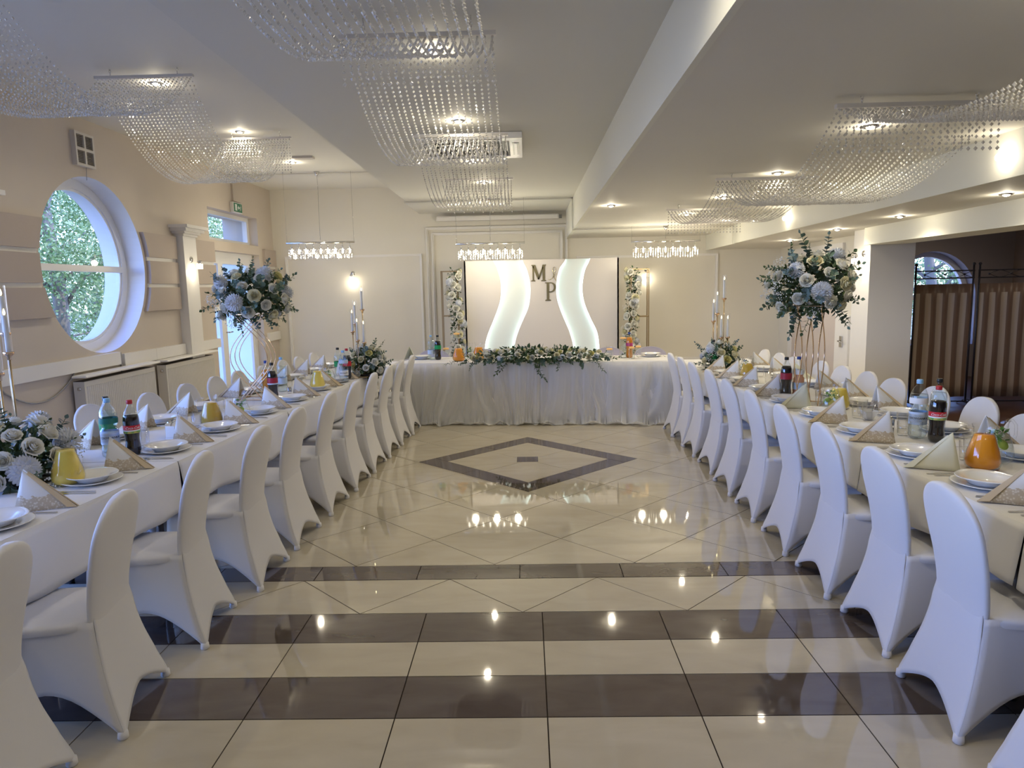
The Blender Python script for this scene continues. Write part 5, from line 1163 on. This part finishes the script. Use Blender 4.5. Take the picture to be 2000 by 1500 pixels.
amp = [(.375, .03), (.43, .015), (.455, .06), (.475, .12), (.505, .19), (.495, .225), (.47, .225), (.452, .19), (.455, .15), (.47, .09), (.49, .03), (.505, .005)]
amp2 = [(.375, .03), (.40, .02), (.435, .035), (.47, .07), (.495, .10), (.512, .125)]
b = B(); b.tube([(x, -.01, 1.752 + z) for x, z in amp[2:]], [.003, .004, .004, .003, .003, .004, .005, .005, .005, .004], 5); b.tube([(x, -.01, 1.752 + z) for x, z in amp2], .0032, 5); obj('ampersand', b, goldm, t)
# gold frame stands with flower columns at both sides
def flower_frame(label, x0, x1, y, h, zm, fx, seed, lab2, post):
    t = thing('gold_frame_stand', label, 'flower stand', ((x0 + x1) / 2, y, 0), 0, 'gold rectangular frames beside the backdrop'); W = (x1 - x0) / 2
    for s in (-1, 1):
        for dy in (0, .16): obj('post', B().box(s * W - .008, s * W + .008, dy - .008, dy + .008, 0, h), brass, t)
    for dy in (0, .16): obj('top_bar', B().box(-W, W, dy - .008, dy + .008, h - .016, h), brass, t)
    for dy in (0,): obj('shelf_bar', B().box(-W, W, dy, dy + .16, zm - .02, zm), brass, t)
    for z in (0.0, h - .016):
        for s in (-1, 1): obj('side_bar', B().box(s * W - .008, s * W + .008, 0, .16, z, z + .016), brass, t)
    f = thing('flower_column', lab2, 'flowers', (fx, y + .02, .5), 0, 'flower columns on the gold frames')
    rnd = random.Random(seed); H = h - .56
    for i in range(7): core(f, .09, .08, .16, 60, seed + i, (.03 * math.sin(i * 1.9 + seed), 0, .08 + H * i / 6.6), L=.05)
    for i in range(34):
        z = .02 + H * i / 33 * 1.02; xo = .03 * math.sin(z * 4.5 + seed); a = rnd.uniform(-2.2, 2.2); k = 'wcgwwmcw'[i % 8]; me = ROSES[k][i % 2] if k in ROSES else MUM if k == 'm' else GYP[i % 2]
        put(FN[k], me, f, Vector((xo + .095 * math.sin(a), -.09 * math.cos(a), z)), Vector((math.sin(a), -math.cos(a) - .2, .3)), rnd.uniform(1.1, 1.6), rnd.random() * 6)
    for i in range(22):
        z = .05 + H * i / 21; a = rnd.uniform(-2.4, 2.4); put('ruscus_sprig' if i % 3 else 'eucalyptus_sprig', SPR['rus' if i % 3 else 'euc'][i % 3], f, Vector((.03 * math.sin(z * 4.5 + seed), 0, z)), Vector((math.sin(a), -math.cos(a) * .6, rnd.uniform(-.6, .5))), .62, i)
flower_frame('gold rectangular frame stand left of the backdrop', -1.39, -1.13, 11.7, 1.95, .92 + .3, -1.165, 31, 'column of white flowers on the frame left of the backdrop', -1)
flower_frame('gold rectangular frame stand right of the backdrop', 1.73, 2.02, 11.7, 1.92, .90 + .25, 1.745, 47, 'column of white flowers on the frame right of the backdrop', 1)
# ================================================================ FOLDING SCREENS in the annex opening
def stripes():
    m = bpy.data.materials.new('striped_satin'); m.use_nodes = True; n = m.node_tree.nodes; l = m.node_tree.links; b = n['Principled BSDF']; b.inputs['Roughness'].default_value = .42; b.inputs['Sheen Weight'].default_value = .3
    tc = n.new('ShaderNodeTexCoord'); sx = n.new('ShaderNodeSeparateXYZ'); l.new(tc.outputs['UV'] if 0 else tc.outputs['Object'], sx.inputs[0])
    a = n.new('ShaderNodeMath'); a.operation = 'MULTIPLY'; a.inputs[1].default_value = 2 * PI / .150; l.new(sx.outputs['X'], a.inputs[0]); s = n.new('ShaderNodeMath'); s.operation = 'SINE'; l.new(a.outputs[0], s.inputs[0])
    g = n.new('ShaderNodeMath'); g.operation = 'GREATER_THAN'; g.inputs[1].default_value = -.05; l.new(s.outputs[0], g.inputs[0])
    t1 = n.new('ShaderNodeMath'); t1.operation = 'LESS_THAN'; t1.inputs[1].default_value = 1.47; l.new(sx.outputs['Z'], t1.inputs[0]); mm = n.new('ShaderNodeMath'); mm.operation = 'MULTIPLY'; l.new(g.outputs[0], mm.inputs[0]); l.new(t1.outputs[0], mm.inputs[1])
    mx = n.new('ShaderNodeMix'); mx.data_type = 'RGBA'; mx.inputs[6].default_value = (.16, .09, .055, 1); mx.inputs[7].default_value = (.42, .33, .25, 1); l.new(mm.outputs[0], mx.inputs[0]); l.new(mx.outputs[2], b.inputs['Base Color']); return m
SM = stripes()
def screen(label, xa, ya, xb, yb):
    L = math.hypot(xb - xa, yb - ya); t = thing('folding_screen', label, 'screen', (xa, ya, 0), math.atan2(yb - ya, xb - xa), 'striped fabric screens in black iron frames')
    for x in (.012, L - .012):
        p = obj('post', B().tube([(x, 0, .03), (x, 0, 1.82)], .012, 8), iron, t); obj('finial', B().sphere((x, 0, 1.838), .020, 10, 6), iron, p)
    for z in (1.755, 1.66, .05): obj('rail', B().box(0, L, -.010, .010, z - .008, z + .008), iron, t)
    b = B(); n = 3; w = L / n
    for i in range(-1, n + 1):
        for s in (-1, 1):
            P = [(max(0, min(L, (i + .5 + u) * w - .0)), 0, 1.7075 + s * .040 * math.cos(PI * u) if 0 else 1.7075 + s * (.042 * abs(math.sin(PI * u)))) for u in [k / 12 for k in range(13)]]; b.tube(P, .004, 4, cap=False)
    obj('scroll_work', b, iron, t)
    for i in range(n): obj('rosette', B().sphere(((i + .5) * w, 0, 1.7075), .014, 8, 6), iron, t)
    def fn(u, v): x = .03 + (L - .06) * u; return (x, .014 * math.sin(x * 2 * PI / .15) * (.5 + .8 * v) + .008 * math.sin(9 * x + 5 * v), .11 + 1.475 * v)
    f = obj('fabric', B().grid(fn, 60, 8), SM, t); so = f.modifiers.new('t', 'SOLIDIFY'); so.thickness = .003
    for x in (.02, L - .02): obj('foot', B().tube([(x, -.16, .012), (x, -.10, .03), (x, 0, .04), (x, .10, .03), (x, .16, .012)], .010, 6).tube([(x + .05 * math.cos(a), -.02, .055 + .02 * math.sin(a)) for a in [PI * i / 8 for i in range(9)]], .005, 4), iron, t)
screen('brown striped fabric screen right beside the white pillar', 5.03, 9.3, 5.79, 9.3); screen('brown striped fabric screen at the right edge of the opening', 5.83, 9.28, 6.62, 9.24); screen('brown striped fabric screen just outside the right edge', 6.66, 9.2, 7.4, 8.95)
tag(obj('cable_hook', B().sphere((4.44, 8.9, 2.30), .012, 8, 6).tube([(4.44, 8.9, 2.33), (4.44, 8.9, 2.30)], .004), black), 'small dark hook on the beam above the white pillar', 'hook')
# ================================================================ OUTSIDE
gd = struct('ground', B().box(-60, 60, -60, 80, -.6, -.3), mat('lawn', (.30, .26, .17), .9, noise=((.34, .30, .21), 3, .3)))  # ground colour warmed to bounce warm light up to the ceilings
bark = mat('bark', (.20, .17, .13), .9, bump=.3); tl = mat('tree_leaf', (.16, .26, .08), .5, transl=.3); tl2 = mat('tree_leaf_light', (.36, .45, .20), .4, transl=.3)
def tree(label, x, y, h, rx, ry, seed, n=5200, light=False):
    rnd = random.Random(seed); t = thing('leafy_tree', label, 'tree', (x, y, -.3), 0, 'trees outside the windows'); b = B(); tips = []
    b.tube([(0, 0, 0), (.1, 0, h * .3), (-.1, .1, h * .6), (0, .1, h * .85)], [.16, .13, .09, .04], 8)
    for i in range(16):
        z = h * rnd.uniform(.22, .8); a = rnd.random() * 6.28; q = rnd.uniform(.5, .95); e = Vector((rx * q * math.cos(a), ry * q * math.sin(a), z + rnd.uniform(.1, .22) * h)); b.tube([(0, 0, z), e * .5 + Vector((0, 0, z * .5)) + Vector((rnd.uniform(-.2, .2), rnd.uniform(-.2, .2), .1)), e], [.05, .03, .012], 5)
        for _ in range(3): tips.append(e + Vector((rnd.uniform(-.7, .7), rnd.uniform(-.7, .7), rnd.uniform(-.6, .5))))
    obj('trunk', b, bark, t); lb = B()
    for i in range(30): a = rnd.random() * 6.28; z = rnd.uniform(.05, 1.0); w = math.sin(PI * min(1, .15 + z * .85)) ** .5; tips.append(Vector((rx * w * rnd.uniform(.3, 1) * math.cos(a), ry * w * rnd.uniform(.3, 1) * math.sin(a), h * z)))
    for i in range(n):
        c = rnd.choice(tips) + Vector((rnd.gauss(0, .38), rnd.gauss(0, .38), rnd.gauss(0, .32))); d = Vector((rnd.gauss(0, 1), rnd.gauss(0, 1), rnd.gauss(0, 1))).normalized(); w = d.cross(Vector((rnd.gauss(0, 1), rnd.gauss(0, 1), 1))).normalized(); L = rnd.uniform(.024, .046)
        lb.add([c - d * L, c + w * L * .6, c + d * L, c - w * L * .6], [(0, 1, 2, 3)], rnd.random() < .4)
    obj('crown', lb, [tl, tl2], t)['kind'] = 'stuff'
for k, (x, y, h, r, s) in enumerate(((-9.0, 13.4, 6.5, 1.9, 1), (-9.6, 17.5, 7.5, 2.2, 2), (-13.5, 19, 8.5, 2.6, 3), (-8.8, 22.5, 5.5, 1.9, 4), (-14, 25.5, 8, 2.6, 5), (-10.5, 28.5, 7, 2.4, 6), (-8.6, 8.5, 5.5, 1.7, 7))):
    tree(['leafy tree nearest outside the round window', 'leafy tree in the middle of the round window view', 'tall leafy tree farther behind in the round window view', 'leafy tree seen through the transom window', 'tall distant tree at the edge of the transom window', 'distant leafy tree beyond the garden door', 'leafy tree standing nearest to the left wall outside'][k], x, y, h, r, r, s, 26000)
tree('leafy tree outside the arched annex window', 9.8, 17.5, 5.5, 2.2, 2.0, 11, 14000); tree('leafy tree behind the first outside the arched window', 12.5, 21, 6, 2.4, 2.2, 12, 3500)

for k, (x, y, h, r, s) in enumerate(((-11.5, 15.5, 2.6, 2.2, 21), (-12.5, 20.5, 3.0, 2.4, 22), (-13, 27, 3.0, 2.6, 23), (11.6, 19.5, 2.8, 2.2, 24), (9.3, 20.5, 2.8, 2.0, 25))):
    tree(['rounded shrub low behind the round window tree', 'rounded shrub farther back in the round window', 'rounded shrub beyond the garden door', 'rounded shrub on the right of the arched window view', 'rounded shrub on the left of the arched window view'][k], x, y, h, r, r, s, 9000)
